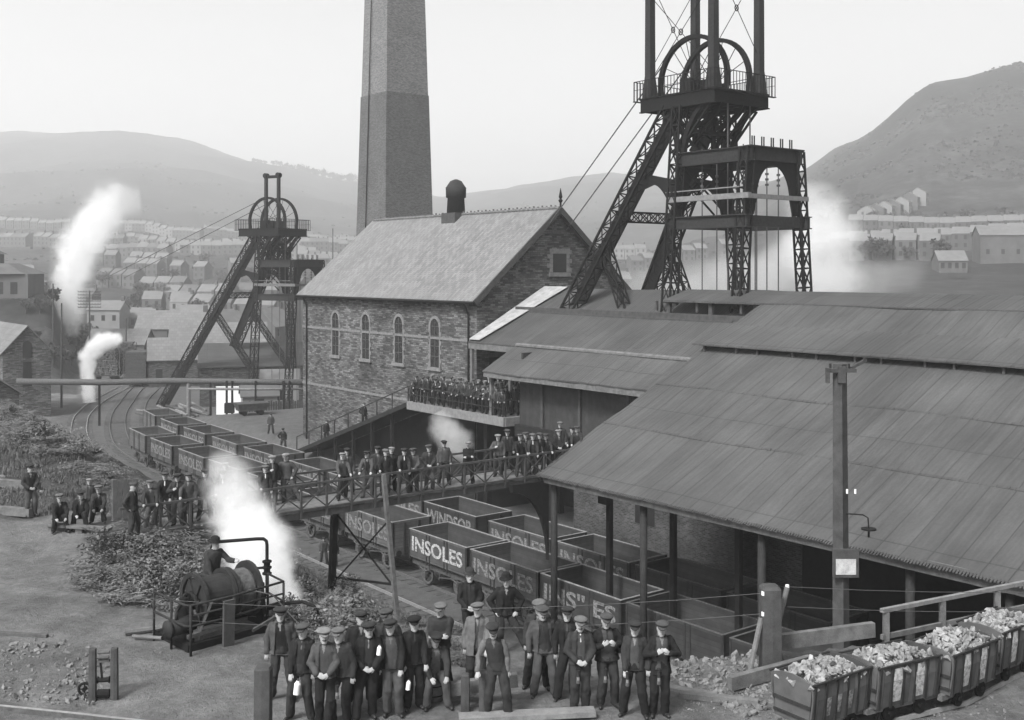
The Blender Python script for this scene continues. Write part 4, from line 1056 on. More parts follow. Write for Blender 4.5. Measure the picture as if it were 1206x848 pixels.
    if jacket and open_ > 0:
        bm = bmesh.new(); bm.from_mesh(me); kill = []
        def near_arm(c):
            for i in (0,1):
                for A, B in ((sh_[i],el[i]),(el[i],wr[i])):
                    ab = B-A; t = max(0, min(1, (c-A).dot(ab)/ab.dot(ab)))
                    if (c-(A+ab*t)).length < .085 and t > .25*(A is sh_[i]): return True
            return False
        for f in bm.faces:
            c = f.calc_center_median()
            if f.normal.y < -.25 and c.z < chest.z+.05:
                cx_ = lerp(chest.x, hip.x, (chest.z-c.z)/.5); wdt = open_*(.75+.5*max(0, (chest.z-c.z))/.5)+.012*noise.noise(V((0,seed,c.z*6)))
                if c.z > chest.z-.2: wdt = max(wdt, .045)
                if abs(c.x-cx_) < wdt and not near_arm(c): kill.append(f)
        bmesh.ops.delete(bm, geom=kill, context='FACES'); bm.to_mesh(me); bm.free()
    parts.append((nm, me))
    # headwear
    b = MB()
    if capk == 'cap':
        bx = rn.uniform(-.012,.012); w_ = rn.uniform(.94,1.1)
        b.loft([((0,.008,.045),.083,.102),((bx*.3,.0,.065),.105*w_,.122*w_),((bx,-.008,.085),.122*w_,.138*w_),((bx,-.012,.10),.118*w_,.134*w_),((bx,-.008,.118),.085*w_,.10*w_),((bx,0,.127),.03,.04)], 20)
        b.prism([(-.078,-.075),(-.066,-.125),(-.035,-.158),(0,-.168),(.035,-.158),(.066,-.125),(.078,-.075)], (0,0,.05), (1,0,0), (0,1,-.0), (0,0,.014))
        nv = len(b.v)
        for k in range(nv-14, nv): b.v[k].z += (b.v[k].y+.075)*.35
    else:
        b.loft([((0,0,.045),.135,.155),((0,0,.053),.138,.158),((0,0,.058),.09,.108),((0,0,.10),.092,.108),((0,0,.14),.08,.095),((0,0,.165),.05,.06),((0,0,.17),.015,.02)], 20)
    b.xf(R @ Matrix.Rotation(rn.uniform(-.06,.06), 4, 'Y'))
    me = mesh_of('hat' if capk != 'cap' else 'cap', b, CLOTH[cap], smooth=True)
    parts.append(('flat_cap' if capk == 'cap' else 'hat', me)); return parts
def person(parts, label, loc, rz=0., group=None, scale=1., mats=None, cat='man'):
    t = thing('person', label, cat, loc, rz, group); t.scale = (scale,)*3
    for n_, me in parts:
        o = bpy.data.objects.new(n_, me); COL.objects.link(o); o.parent = t
        if mats and n_ in mats:
            o.material_slots[0].link = 'OBJECT'; o.material_slots[0].material = CLOTH[mats[n_]]
    return t
def locate(px, head_y, base, hgt=1.70):
    "where a man stands so that his cap top shows at head_y"
    Y = FPX*(CAMH-base-hgt)/(head_y-HY); return Y

# foreground group on the terrace -----------------------------------------------------------
FG = 'miners posing on the terrace'
D = dict
fg = [
 (332.5,716,'thin-faced man in an open jacket, arms hanging, left end of the front group', D(arms=('down','down'),coat='g',vest='k',trs='d',cap='d',seed=1,stance='wide',build=1.06,open_=.11)),
 (354,735.5,'young man holding a large white tin bottle, beside the left end man', D(arms=('hold','pocket'),coat='k',vest='d',trs='d',cap='g',seed=2,yaw=.15,build=.92,scarf='m')),
 (384,740,'older man in a pale cap with both hands at his belt', D(arms=('belt','belt'),coat='g',vest='g',cap='l',stache=True,seed=3,open_=.10)),
 (402,739,'man in a grey cap half hidden behind the man in the pale cap', D(arms=('down','down'),coat='d',cap='m',seed=4)),
 (423.6,720,'tall man in a charcoal cap smiling behind the one with a bottle at his chest', D(arms=('down','pocket'),coat='k',cap='d',seed=5,yaw=.1)),
 (432,734,'slim man, both fists at his waist, white bottle in his breast pocket', D(arms=('belt','belt'),coat='k',vest='d',trs='k',scarf='l',cap='d',seed=6,open_=.09)),
 (458,717,'young man looking out from the back row behind the tall man in the long jacket', D(arms=('down','down'),coat='d',cap='g',seed=7,yaw=-.1)),
 (463,731,'tall man in wide open jacket holding a small bottle low at his side', D(arms=('pocket','hold'),coat='k',vest='g',trs='g',cap='d',seed=8,shirt='m',open_=.12,lean=(-.02,0))),
 (487,726,'smiling lad with a small black cap and dark scarf in the middle of the group', D(arms=('pocket','hold'),coat='k',vest='k',cap='k',seed=9,scarf='d',build=.93,tilt=-.05)),
 (518,709,'broad man in a thick coat with folded arms standing behind the seated man', D(arms=('cross','cross'),coat='d',vest='d',cap='m',seed=10,open_=0,build=1.08,lean=(.03,-.05))),
 (510.5,741.5,'man seated on a keg with his hands together over his knees', D(arms=('knee','knee'),stance='sit',coat='d',vest='m',trs='g',cap='d',seed=11,lean=(0,-.13),tilt=.1)),
 (561,710,'man in a long pale-lapelled coat standing behind the low timber barrier', D(arms=('down','hold'),coat='m',vest='g',trs='d',cap='m',seed=12,coat_len=1.0,open_=.03,lean=(.03,-.02))),
 (586,734,'man in dark waistcoat and light shirt sleeves, one hand on the barrier post', D(arms=('post','down'),jacket=False,vest='d',trs='d',cap='d',shirt='m',stance='wide',seed=13,stache=True,tilt=.12,lean=(-.05,-.02))),
 (640.6,714,'tall moustached man with hands at his sides, right of the barrier', D(arms=('down','down'),coat='g',vest='d',trs='g',cap='g',seed=14,open_=.11,build=1.05,scarf='d',stance='wide',stache=True)),
 (632,706,'man peering over the shoulder of the tall moustached man', D(arms=('down','down'),coat='d',cap='m',seed=15)),
 (669,715,'man in a scarf standing back between two front men on the right', D(arms=('pocket','belt'),coat='k',vest='d',cap='d',seed=16,scarf='g',yaw=.1)),
 (683,727,'older man with white neckerchief and a safety lamp at his belt', D(arms=('belt','belt'),coat='d',vest='g',trs='d',cap='m',seed=17,scarf='w',stache=True,open_=.08,yaw=.1)),
 (715,723,'man gripping both lapels of his jacket, fourth from the right end', D(arms=('lapel','lapel'),coat='k',vest='g',trs='d',cap='g',seed=18,build=1.08,scarf='d',open_=.13)),
 (747,732,'lad in a dark cap holding a lamp low, second from the right end', D(arms=('hold','down'),coat='d',vest='g',trs='k',cap='d',seed=19,shirt='l',tilt=.03,build=.93)),
 (776,732,'stern man holding his coat open by the lapels at the right end of the group', D(arms=('lapel','lapel'),coat='k',vest='g',trs='k',cap='g',seed=20,open_=.14,coat_len=.95,shirt='l')),
 (555,669,'man in a soft hat and scarf standing on the bank edge', D(arms=('belt','belt'),coat='k',vest='d',cap='d',capk='hat',seed=21,scarf='k')),
 (598,676,'dark-faced man in a hat with one leg thrust out on the bank edge', D(arms=('hips','hips'),stance='astride',coat='k',vest='k',trs='d',cap='k',capk='hat',seed=22,open_=.06))]
FGP = []
for px, hy_, lab, kw in fg:
    Hh = 1.71 if kw.get('capk') != 'hat' else 1.75
    if kw.get('stance') == 'sit': Hh = 1.33
    if kw.get('stance') == 'astride': Hh = 1.67
    Y = locate(px, hy_, 7.5, Hh)
    for _ in range(3):
        q = at(px, Y); g_ = hz(q.x, Y)+.01; Y = locate(px, hy_, g_, Hh)
    q = at(px, Y, g_); FGP.append(q)
    person(figure('f', vox=.012, **kw), lab, q, rnd.uniform(-.3,.3)-atan2(q.x, q.y), FG)

# medium distance: a stock of figures reused with their own clothes tones ---------------------
stock = [figure('s', vox=.016, seed=30+i, **kw) for i, kw in enumerate((
 D(arms=('down','down')), D(arms=('rail','rail'),lean=(0,-.05)), D(arms=('belt','belt')), D(arms=('lapel','down'),scarf='l'),
 D(arms=('rail','down'),lean=(.02,-.04),yaw=.3), D(arms=('pocket','pocket'),stache=True,scarf='m'), D(arms=('hips','down'),yaw=-.4,stance='wide'), D(arms=('rail','hold'),scarf='w',lean=(0,-.03)),
 D(arms=('cross','cross'),open_=0,stache=True), D(arms=('knee','knee'),stance='sit',seat=.36,lean=(0,-.15)), D(arms=('knee','hold'),stance='sit',seat=.36,lean=(.03,-.10),scarf='l'), D(arms=('post','hips'),stance='astride',open_=0)))]
tones = ['k','k','d','d','b','g','g']
def place(i, px, hy_, base, label, group, rz=None, hgt=1.71, s=1., Y=None):
    if Y is None: Y = locate(px, hy_, base, hgt*s)
    q = at(px, Y, base); a = -atan2(q.x, q.y)+(rnd.uniform(-.25,.25) if rz is None else rz)
    return person(stock[i], label, q, a, group, s, {'jacket': rnd.choice(tones), 'trousers': rnd.choice(tones+['g']), 'flat_cap': rnd.choice(['d','g','m','g','l']), 'waistcoat': rnd.choice(['d','k','g'])})
BG, GG = 'miners on the footbridge', 'men at the bank end of the footbridge'
def gz(px, hy_, hgt, s=1.):
    Y = 35.
    for _ in range(6): q = at(px, Y); z = hz(q.x, Y); Y = locate(px, hy_, z, hgt*s)
    return z, Y
for i, px, hy_, lab, hg, rz in (
 (2,36,547,'man standing alone at the far left of the grassy bank, hands together',1.71,.3),
 (9,69.5,580,'man sitting on the ground plank, first of the seated row on the bank',1.19,.1),
 (10,94,577,'man sitting in the middle of the seated row on the bank',1.19,0),
 (0,105,564,'man standing behind the row of seated men on the bank',1.71,0),
 (9,117,570,'man sitting upright at the right end of the seated row on the bank',1.19,-.1),
 (6,156,569,'man standing sideways with a hand on his hip before the boarded hatch',1.71,1.0)):
    z, Y = gz(px, hy_, hg); s_ = 1.
    if px == 105: Y = 36.9; z = hz(at(px, Y).x, Y)-.1; s_ = (CAMH-z-(hy_-HY)*Y/FPX)/1.71
    place(i, px, hy_, z, lab, GG, rz, hg, s_, Y)
DK = 7.17
for i, px, hy_, lab in (
 (1,179,565,'man leaning on the rail where the footbridge leaves the bank'),
 (7,194,556,'man with a pale scarf second along the footbridge rail from the bank'),
 (3,209,558,'man with a bright white shirt front third along the footbridge from the bank'),
 (4,221,557,'man with a light neckcloth bending to the rail, fourth from the bank'),
 (0,241,553,'man standing just left of the rising steam on the footbridge'),
 (7,262,554,'man half lost in the left side of the steam jet'),
 (2,267,545,'man behind the steam jet with only head and chest showing'),
 (7,311,548,'man with a white scarf right of the steam on the footbridge'),
 (3,320,537,'man carrying a pale pipe across his chest right of the steam'),
 (11,340.5,531,'tall dark man apart from the rail on the far side of the footbridge'),
 (1,404,533,'man in a light cap with hands on the rail left of the trestle pole'),
 (0,408.5,528,'man standing close behind the light-capped man at the rail'),
 (1,435,531,'man facing out with both hands on the rail, left of the trestle top'),
 (6,445,526,'man turning his head behind those at the trestle top'),
 (4,453,529,'man stretching one arm along the rail right over the trestle pole'),
 (5,461,527,'grey bearded man in a light scarf right of the trestle pole'),
 (7,475,528,'man holding a white bottle at the rail right of the trestle pole'),
 (2,488,528,'shorter man with joined hands between two taller neighbours mid bridge'),
 (2,506,524,'man with hands clasped at his chest standing clear in mid bridge'),
 (0,523,519,'tallest man of the middle bridge in a long open coat'),
 (8,551,520.5,'man with folded arms alone in the gap in front of the small steam puff'),
 (3,586.5,512,'man with a pale shirt front left of the crowded right end of the bridge'),
 (0,598,506,'tall man behind the pale-fronted man near the right end of the bridge'),
 (1,613,511,'man gripping the rail, first of the tight row at the bridge right end'),
 (2,620,509,'man wedged second in the tight row at the bridge right end'),
 (7,626.5,510.5,'man with a long white scarf in the tight row at the bridge right end'),
 (0,635,510,'man standing back fourth in the tight row at the bridge right end'),
 (1,643.5,510.5,'man leaning forward on the rail, last of the tight row before the shed roof')):
    Y = locate(px, hy_, DK, 1.71); s = 1.
    r_ = (px-CX)/FPX; umin, umax = 35.3, 36.55
    u = Y*(r_*T.x+T.y)
    if u < umin: Y = umin/(r_*T.x+T.y)
    if u > umax: Y = umax/(r_*T.x+T.y)
    s = (CAMH-DK-(hy_-HY)*Y/FPX)/1.71; s = max(.93, min(1.06, s))
    p_ = place(i, px, hy_, DK, lab, BG, None, 1.71, s, Y)
for i, px, hy_, lab in ((2,658.6,506,'man with clasped hands beside the shed roof corner'),(0,660,497,'tall man standing highest of all at the end of the bridge'),
 (4,672.6,502.5,'man looking down over the roof corner next to the last man'),(1,681,502,'last man at the right end half hidden by the roof edge')):
    s = .98; Y = 46.6 if px < 665 else 46.9; z = CAMH-(hy_-HY)*Y/FPX-1.71*s; place(i, px, hy_, max(z, DK) if px != 660 else z, lab, BG, None, 1.71, s, Y)
# crowd on the balcony
CG = 'miners crowding the balcony'
for k in range(15):
    u = 60.6-k*.66; v = 39.42+rnd.uniform(-.06,.1); q = W(v, u, 7.0)
    person(stock[(1,2,0,7,3,1,5)[k % 7]], 'capped miner in the front rank along the timber balcony', q, -atan2(q.x,q.y)+rnd.uniform(-.3,.3)-.3, CG, rnd.uniform(.93,1.02), {'jacket': rnd.choice(tones), 'flat_cap': rnd.choice(['d','g','m'])})
for k in range(14):
    u = 60.3-k*.68; v = 40.3+rnd.uniform(-.15,.2); q = W(v, u, 7.0)
    person(stock[(0,6,5,3,2,8)[k % 6]], 'capped miner packed in the second rank on the timber balcony', q, -atan2(q.x,q.y)+rnd.uniform(-.3,.3)-.3, CG, rnd.uniform(.97,1.08), {'jacket': rnd.choice(tones), 'flat_cap': rnd.choice(['d','g','m','l'])})
stp = fthing('timber_steps', 'timber steps under the eave at the back of the crowded balcony', 'steps', 41.6, 53, 7.0)
b = MB()
for k in range(4): b.box(41.2+k*.5, 50.8, 7.0, 41.7+k*.5, 56.5, 7.25+k*.3)
obj('tread', b, M['wood_dark'], stp)
for k in range(9):
    r2_ = k % 2; u = 55.6-k*.55; v = 41.45+r2_*1.0; q = W(v, u, 7.25+.6*r2_)
    person(stock[(7,0,2,3)[k % 4]], 'miner standing on the steps under the eave behind the balcony crowd', q, -atan2(q.x,q.y)+rnd.uniform(-.3,.3), CG, 1., {'jacket': rnd.choice(tones)})
# yard and winch
for i, px, hy_, by, lab, s in ((0,319,492,511,'lone figure in the yard near the engine house corner',1),(6,333.5,509,531,'man walking on the yard path above the wagons',1),
  (0,381.5,625,665,'taller of the two boys standing between the rail and the wagons',.86),(3,394,631,668,'smaller boy beside his companion next to the wagons',.80)):
    Y = FPX*(CAMH-.02)/(by-HY); q = at(px, Y, 0.); z = max(0., hz(q.x, q.y)); Y = FPX*(CAMH-z)/(by-HY)
    place(i, px, hy_, z, lab, None, 0, 1.71, s, Y)
for i, u, lab in ((4, 63.2,'blurred man near the top of the sloping gangway'),(6, 69.5,'man halfway up the sloping gangway beside the stone wall'),(0, 75.2,'man at the foot of the sloping gangway by the house corner')):
    q = W(40.6, u, 7.0-(u-61.2)*.328); person(stock[i], lab, q, -atan2(q.x,q.y)+.6, 'men on the gangway', 1., {'jacket':'d'})

# ---------------------------------------------------------------- footbridge
fb = fthing('footbridge', 'timber lattice-railed footbridge crossing above the coal wagons', 'footbridge', 21, 36, 7.0)
b = MB()
for k in range(98): v = 11.7+k*.2; b.box(v, 35.05, 7.09+rnd.random()*.012, v+.19, 36.95, 7.16)
obj('deck', b, M['wood'], fb)
b = MB()
for u in (35.04, 36.9): b.box(11.7, u-.06, 6.88, 31.3, u+.06, 7.085)
for k in range(14): b.box(12+k*1.45, 35.1, 6.85, 12.12+k*1.45, 36.84, 7.0)
obj('beam', b, M['wood_dark'], fb)
for u, v0_ in ((34.95, 11.6), (37.0, 12.4)):
    b = MB(); e = .012 if u < 36 else -.012
    b.bar((v0_, u, 8.08), (31.3, u, 8.08), .075); b.bar((v0_, u, 7.2), (31.3, u, 7.2), .06)
    n = 19
    for k in range(n):
        a = v0_+.3+k*1.0; b.box(a-.035, u-.03, 6.9, a+.035, u+.03, 8.04)
        if k < n-1: b.bar((a, u+e, 7.22), (a+1, u+e, 8.02), .045, .02, (0,1,0)); b.bar((a, u-e, 8.02), (a+1, u-e, 7.22), .045, .02, (0,1,0))
    obj('railing', b, M['wood_dark'], fb)
def gzf(v, u): q = W(v, u); return hz(q.x, q.y)
for (va, ua, vb, ub, m_, w_) in ((21.2, 34.9, 21.75, 34.7, 'wood', .15), (20.3, 36.9, 20.2, 37.0, 'iron', .22), (14.1, 34.95, 14.2, 34.9, 'wood', .18), (14.1, 36.9, 14.2, 37.0, 'wood_dark', .18)):
    b = MB().bar((va, ua, 8.1 if m_ == 'wood' and va > 20 else 7.0), (vb, ub, gzf(vb, ub)-.4), w_); obj('trestle_leg', b, M[m_], fb)
b = MB(); b.bar((21.3,34.85,6.3),(20.3,37,3.8),.05); b.bar((20.3,36.9,6.5),(21.6,34.8,3.9),.05); b.bar((21.6,34.8,4.0),(20.3,37,4.0),.08); obj('trestle_brace', b, M['iron'], fb)
# boarded hatch and planks at its bank end
q = at(143, 35.6); z = hz(q.x, q.y); t = thing('boarded_hatch', 'upright boarded wooden hatch standing behind the man with hand on hip', 'hatch', (q.x, q.y+.3, z), .3)
b = MB();
for k in range(5): b.box(-.36+k*.15, -.03, .25+.0, -.36+k*.15+.14, .02, 1.5-.02*(k%2))
obj('board', b, M['wood_dark'], t); b = MB().box(-.4,.02,.2,-.32,.1,1.5); b.box(.32,.02,.0,.4,.1,1.5); b.box(-.32,.025,.5,.32,.08,.6); b.box(-.32,.025,1.1,.32,.08,1.2); obj('frame', b, M['wood'], t)
p0, p1 = at(58, 35.0), at(130, 34.7)
b = MB().bar(V((p0.x,p0.y,hz(p0.x,p0.y)+.2)), V((p1.x,p1.y,hz(p1.x,p1.y)+.2)), .3, .08)
for s in (.05,.5,.95): q = p0.lerp(p1, s); zq = hz(q.x,q.y); b.box(q.x-.1,q.y-.1,zq-.2,q.x+.1,q.y+.1,zq+.155)
wobj('plank_bench', b, M['wood'], 'low plank the row of men sits on at the bank', 'bench')
for k, (a_, c_, y_, l_) in enumerate((((-17.6),(-15.9),36.8,'squared baulk behind the man standing alone on the bank'),((-19.5),(-17.0),40.0,'upper squared baulk set into the grassy bank at the far left'))):
    za = hz(a_, y_); zb_ = hz(c_, y_); b = MB().bar((a_, y_, za+.14), (c_, y_-.3, zb_+.14), .26); wobj('timber_baulk', b, M['wood'], l_, 'timber')

# ---------------------------------------------------------------- steam winch
wl = at(258, 24.7, 7.5); wz = hz(wl.x, wl.y); wn_ = thing('steam_winch', 'steam-driven hauling winch with two rope drums inside a pipe railing', 'winch', (wl.x, wl.y, wz), radians(45))
CZ = .86
def drum(s0, s1, rb, fl, rp, nm, mt):
    b = MB().tube([(s0,0,CZ),(s1,0,CZ)], rb, 28)
    o = obj(nm, b, M[mt], wn_);
    if rp:
        b = MB(); n = 12
        for k in range(n): x = lerp(s0+.04, s1-.04, (k+.5)/n); b.tube([(x, (rb+.015)*cos(a*pi/10), CZ+(rb+.015)*sin(a*pi/10)) for a in range(21)], .022, 5, cap=False)
        obj('rope_turns', b, M['rust'], o)
    for x, r_ in fl:
        b = MB(); ring = ((r_-.1,-.03),(r_,-.04),(r_,.04),(r_-.1,.03)); n = 32
        for k in range(n):
            a = 2*pi*k/n
            for rr, o_ in ring: b.v.append(V((x+o_, cos(a)*rr, CZ+sin(a)*rr)))
        for k in range(n):
            for q in range(4): b.f.append((k*4+q, k*4+(q+1)%4, ((k+1)%n)*4+(q+1)%4, ((k+1)%n)*4+q))
        b.tube([(x-.02,0,CZ),(x+.02,0,CZ)], r_-.09, 24) if x > s0 else None
        for k in range(6): a = pi*k/3; b.bar((x,0,CZ),(x,cos(a)*(r_-.05),CZ+sin(a)*(r_-.05)),.07,.04,(1,0,0))
        obj('flange', b, M['iron2'], o)
    return o
drum(-.58,.12,.46,((-.6,.6),(.12,.57)),False,'drum','iron2')
drum(.24,.70,.44,((.22,.56),(.74,.62)),True,'drum','rust')
b = MB().tube([(-.95,0,CZ),(1.15,0,CZ)], .05, 10)
for x in (-.85,1.0): b.prism([(-.35,0),(.35,0),(.16,.75),(.1,.96),(-.1,.96),(-.16,.75)],(x-.06,0,0),(0,1,0),(0,0,1),(.12,0,0))
b.box(-1.15,-.72,.0,1.2,-.57,.16); b.box(-1.15,.6,.0,1.2,.75,.16); b.box(-1.15,-.57,.02,-1.0,.6,.15); b.box(1.05,-.57,.02,1.2,.6,.15)
obj('bed_frame', b, M['iron'], wn_)
b = MB().tube([(-1.35,-.3,.45),(-.75,-.3,.5)],.17,16); b.tube([(-1.42,-.3,.45),(-1.35,-.3,.45)],.2,16); b.tube([(-.75,-.3,.5),(-.3,-.3,.62)],.03,6); b.tube([(-1.2,-.3,.62),(-1.2,-.3,.8),(-1.0,-.1,.85)],.04,8); obj('steam_cylinder', b, M['iron2'], wn_, True)
b = MB().tube([(-.72,cos(a*pi/12)*.3-.05,.75+sin(a*pi/12)*.3) for a in range(25)],.045,6,cap=False)
for k in range(5): a = 2*pi*k/5; b.bar((-.72,-.05,.75),(-.72,-.05+.3*cos(a),.75+.3*sin(a)),.05,.03)
obj('gear_wheel', b, M['iron'], wn_)
b = MB(); b.bar((-.9,-.55,.1),(-.6,-.75,1.0),.05); b.bar((-.75,-.6,.05),(-.75,-.3,.75),.07); b.bar((-1.1,-.6,.3),(-.3,-.62,.35),.08); b.bar((.4,-.72,.12),(1.2,-.72,.35),.06); obj('lever', b, M['rust'], wn_)
b = MB(); rt = [(-1.25,.6),(-1.27,-.8),(-1.2,-.92),(-.2,-.93),(1.1,-.9),(1.2,-.1)]
for z in (.62,1.06): b.tube([(x,y,z+(.05 if x>1 else 0)) for x,y in rt], .027, 8)
b.tube([(x,y,.84) for x,y in rt[2:5]], .022, 8)
for x,y in (rt[0],rt[2],rt[3],rt[4],rt[5],(-1.26,-.2)): b.tube([(x,y,-.05),(x,y,1.08)], .028, 8)
obj('pipe_railing', b, M['iron2'], wn_, True)
b = MB().quadbox([(-.5,-1.05,-.02),(-.24,-1.05,-.02),(-.24,-.98,-.02),(-.5,-.98,-.02),(-.48,-1.05,1.02),(-.22,-1.05,1.02),(-.22,-.98,1.02),(-.48,-.98,1.02)]); obj('support_board', b, M['wood_dark'], wn_)
b = MB().tube([(.5,1.2,-.1),(.5,1.2,1.6),(.52,1.18,1.68),(.6,1.1,1.74),(1.25,.45,1.81),(1.36,.34,1.81),(1.41,.29,1.76),(1.42,.28,1.66),(1.42,.28,.55),(1.3,.2,.5)], .04, 10); pp = obj('steam_pipe', b, M['iron'], wn_, True)
b = MB().tube([(1.42,.28,.98),(1.42,.28,1.3)],.075,12)
for z in (1.0,1.28,1.14): b.tube([(1.42,.28,z-.02),(1.42,.28,z+.02)],.11,12)
b.tube([(1.42,.28,1.14),(1.2,.4,1.14)],.03,8); b.tube([(1.18+.05*cos(a*pi/6),.41+.08*cos(a*pi/6),1.14+.09*sin(a*pi/6)) for a in range(13)],.014,5); obj('valve', b, M['iron'], pp)
b = MB().tube([(1.0,-.45,.42),(1.15,-.7,.55),(1.5,-1.05,.6),(1.68,-1.25,.5),(1.74,-1.35,.3)],.04,8); obj('exhaust_pipe', b, M['iron'], wn_, True)
b = MB().tube([(.45,-.35,.97),(.75,-1.0,.9),(1.15,-1.45,.25),(1.5,-1.9,.03),(2.4,-2.4,.03)],.014,6); obj('rope', b, M['rope'], wn_)
opf = figure('op', arms=('hold', ((.10,-.42,-.18),(.5,.3,-.9),(.3,-.8,.1))), coat='d', vest='k', cap='k', capk='hat', seed=77, vox=.0124, open_=0, lean=(.0,-.06), yaw=.5)
q = at(248.5, 25.75); person(opf, 'man in a bowler hat working the valve behind the winch drums', V((q.x,q.y,hz(q.x,q.y)+.16)), .75)
for k, (x,y,l_) in enumerate(((-8.25,24.6,'short log lying left of the winch by its railing'),(-8.0,24.35,'thin split pole lying beneath the log by the winch'))):
    z = hz(x,y); b = MB().tube([(x-.35,y-.05,z+.06),(x+.35,y+.2*(1 if k==0 else -1.2),z+.08)],.07 if k==0 else .04,8); wobj('log', b, M['wood'], l_, 'log')

# ---------------------------------------------------------------- terrace timber, rails, posts
def T7(x, y): return hz(x, y)
x, y = at(122, 20.9).x, 20.9; z = T7(x,y); t = thing('roller_frame', 'squat two-post timber frame with rope roller standing on bare ground', 'frame', (x,y,z), .1)
for s in (-1,1): b = MB().loft([((s*.2,0,-.1),.075,.075),((s*.2,0,.93),.07,.07),((s*.2,0,.96),.06,.06)],8,4.); obj('post', b, M['wood_dark'], t)
b = MB().tube([(-.11,0,.88),(.11,0,.88)],.03,8); b.tube([(-.11,-.04,.8),(.11,-.04,.8)],.035,8); b.box(-.11,-.05,.7,.11,.05,.74); obj('cross_bar', b, M['rust'], t)
b = MB().tube([(-.11,0,.36),(-.08,0,.36),(.08,0,.36),(.11,0,.36)],[.07,.045,.045,.07],12); b.tube([(-.11,0,.1),(.11,0,.1)],.08,10); obj('roller', b, M['iron'], t)
b = MB().bar((-.06,-.02,.8),(-.02,-.02,.36),.035); obj('hanging_rod', b, M['iron'], t)
x, y = at(102, 21.2).x, 21.1; z = T7(x,y); t = thing('pulley_wheel', 'small cast pulley wheel leaning beside the roller frame', 'pulley', (x,y,z), .1)
b = MB(); b.tube([(.11*cos(a*pi/10),0,.11+.11*sin(a*pi/10)) for a in range(21)],.026,8,cap=False); obj('rim', b, M['iron'], t); b = MB().tube([(0,-.05,.11),(0,.05,.11)],.04,10)
for k in range(4): a = pi*k/2; b.bar((0,0,.11),(.1*cos(a),0,.11+.1*sin(a)),.02)
obj('hub', b, M['iron'], t)
def rail_line(pts, nm, lab, cat='rail', m_='steel', w_=.07, h_=.12):
    b = MB(); b2 = MB()
    for p, q in zip(pts, pts[1:]):
        P, Q = V((p[0],p[1],T7(*p))), V((q[0],q[1],T7(*q))); b.bar(P+V((0,0,h_*.3)), Q+V((0,0,h_*.3)), w_, h_*.8); b2.bar(P+V((0,0,h_*.74)), Q+V((0,0,h_*.74)), w_*.8, .014)
    o = wobj(nm, b, M['rust'], lab, cat)
    if m_ == 'steel': ORG[o.name] = V(o.location); obj('running_surface', b2, M['steel'], o)
rail_line([(-11.5,20.75),(-9.4,20.35),(-7.9,20.0),(-6.1,19.55),(-4.0,19.05),(-2.2,18.7)], 'rail', 'bright worn rail running off across the bottom left corner')
rail_line([(-13.4,24.9),(-11.9,24.6),(-10.25,24.35)], 'timber_rail', 'old half-buried rail on the grass at the left edge', 'rail', 'rust', .09, .12)
rail_line([(6.3,15.6),(8.8,17.3),(11.5,19.3),(14,21.4)], 'rail', 'bright rail crossing the bottom right corner in front of the tubs')
x, y = at(309, 18.3).x, 18.3; b = MB().loft([((x,y,7.2),.15,.15),((x+.02,y,9.0),.145,.145),((x+.02,y,9.04),.12,.12)],8,5.); wobj('timber_post', b, M['wood_dark'], 'thick sawn timber post at the bottom left of the front group', 'post')
for k, (px, Y, zt_, lab, w_) in enumerate(((548,20.3,8.15,'left upright of the low barrier between the seated man and the long coat',.085),(569.5,20.0,8.32,'barrier upright gripped by the man in shirt sleeves',.09))):
    x = at(px, Y).x; b = MB().loft([((x,Y,7.2),w_,w_),((x,Y,zt_),w_*.95,w_*.95),((x,Y,zt_+.03),w_*.7,w_*.7)],8,5.); wobj('barrier_post', b, M['wood_dark'], lab, 'post', 'posts of the low barrier')
b = MB().bar((-1.15,20.6,7.78),(.1,20.75,7.9),.14,.24); wobj('barrier_beam', b, M['wood'], 'heavy squared beam laid between the barrier uprights and the group', 'beam')
b = MB().bar((-.95,19.75,7.58),(1.5,20.0,7.6),.3,.09); wobj('plank', b, M['wood_pale'], 'long pale plank on the ground at the feet of the right half of the group', 'plank')
q = FGP[10]; b = MB().loft([((q.x,q.y+.05,q.z-.02),.19,.19),((q.x,q.y+.05,q.z+.2),.22,.22),((q.x,q.y+.05,q.z+.42),.19,.19)],16); kg = thing('keg', 'small upturned wooden keg under the seated man', 'keg', (q.x,q.y+.05,q.z)); ORG[kg.name] = V((q.x,q.y+.05,q.z))
obj('staves', b, M['wood'], kg, True); b = MB(); [b.tube([(q.x+.215*cos(a*pi/10),q.y+.05+.215*sin(a*pi/10),q.z+h_) for a in range(21)],.012,5,cap=False) for h_ in (.12,.3)]; obj('hoop', b, M['iron'], kg)
def lamp(i, px, py, lab):
    f_ = FGP[i]; Y = f_.y-.27; x = at(px, Y).x; z = zat(py, Y); t = thing('safety_lamp', lab, 'miner lamp', (x,Y,z), 0, 'safety lamps carried by the front group')
    b = MB().tube([(0,0,-.12),(0,0,-.06)],.035,12); obj('oil_vessel', b, M['rust'], t); b = MB().tube([(0,0,-.06),(0,0,0)],.028,12); obj('glass', b, M['dress'], t)
    b = MB().tube([(0,0,0),(0,0,.1)],.03,12); b.tube([(0,0,.1),(0,0,.12)],.036,12); obj('bonnet', b, M['iron2'], t); b = MB().tube([(.03*cos(a*pi/6),0,.14+.03*sin(a*pi/6)) for a in range(13)],.006,5); obj('hook', b, M['iron'], t)
for a in ((2,397,815,'safety lamp hanging below the hands of the man in the pale cap'),(16,681,797,'safety lamp at the belt of the man with white neckerchief'),(17,713,796,'safety lamp in front of the man gripping both lapels, on his belt'),(18,739,800,'safety lamp hanging from the hand of the lad in a tie'),(19,776,798,'safety lamp at the thighs of the stern man at the right end')): lamp(*a)
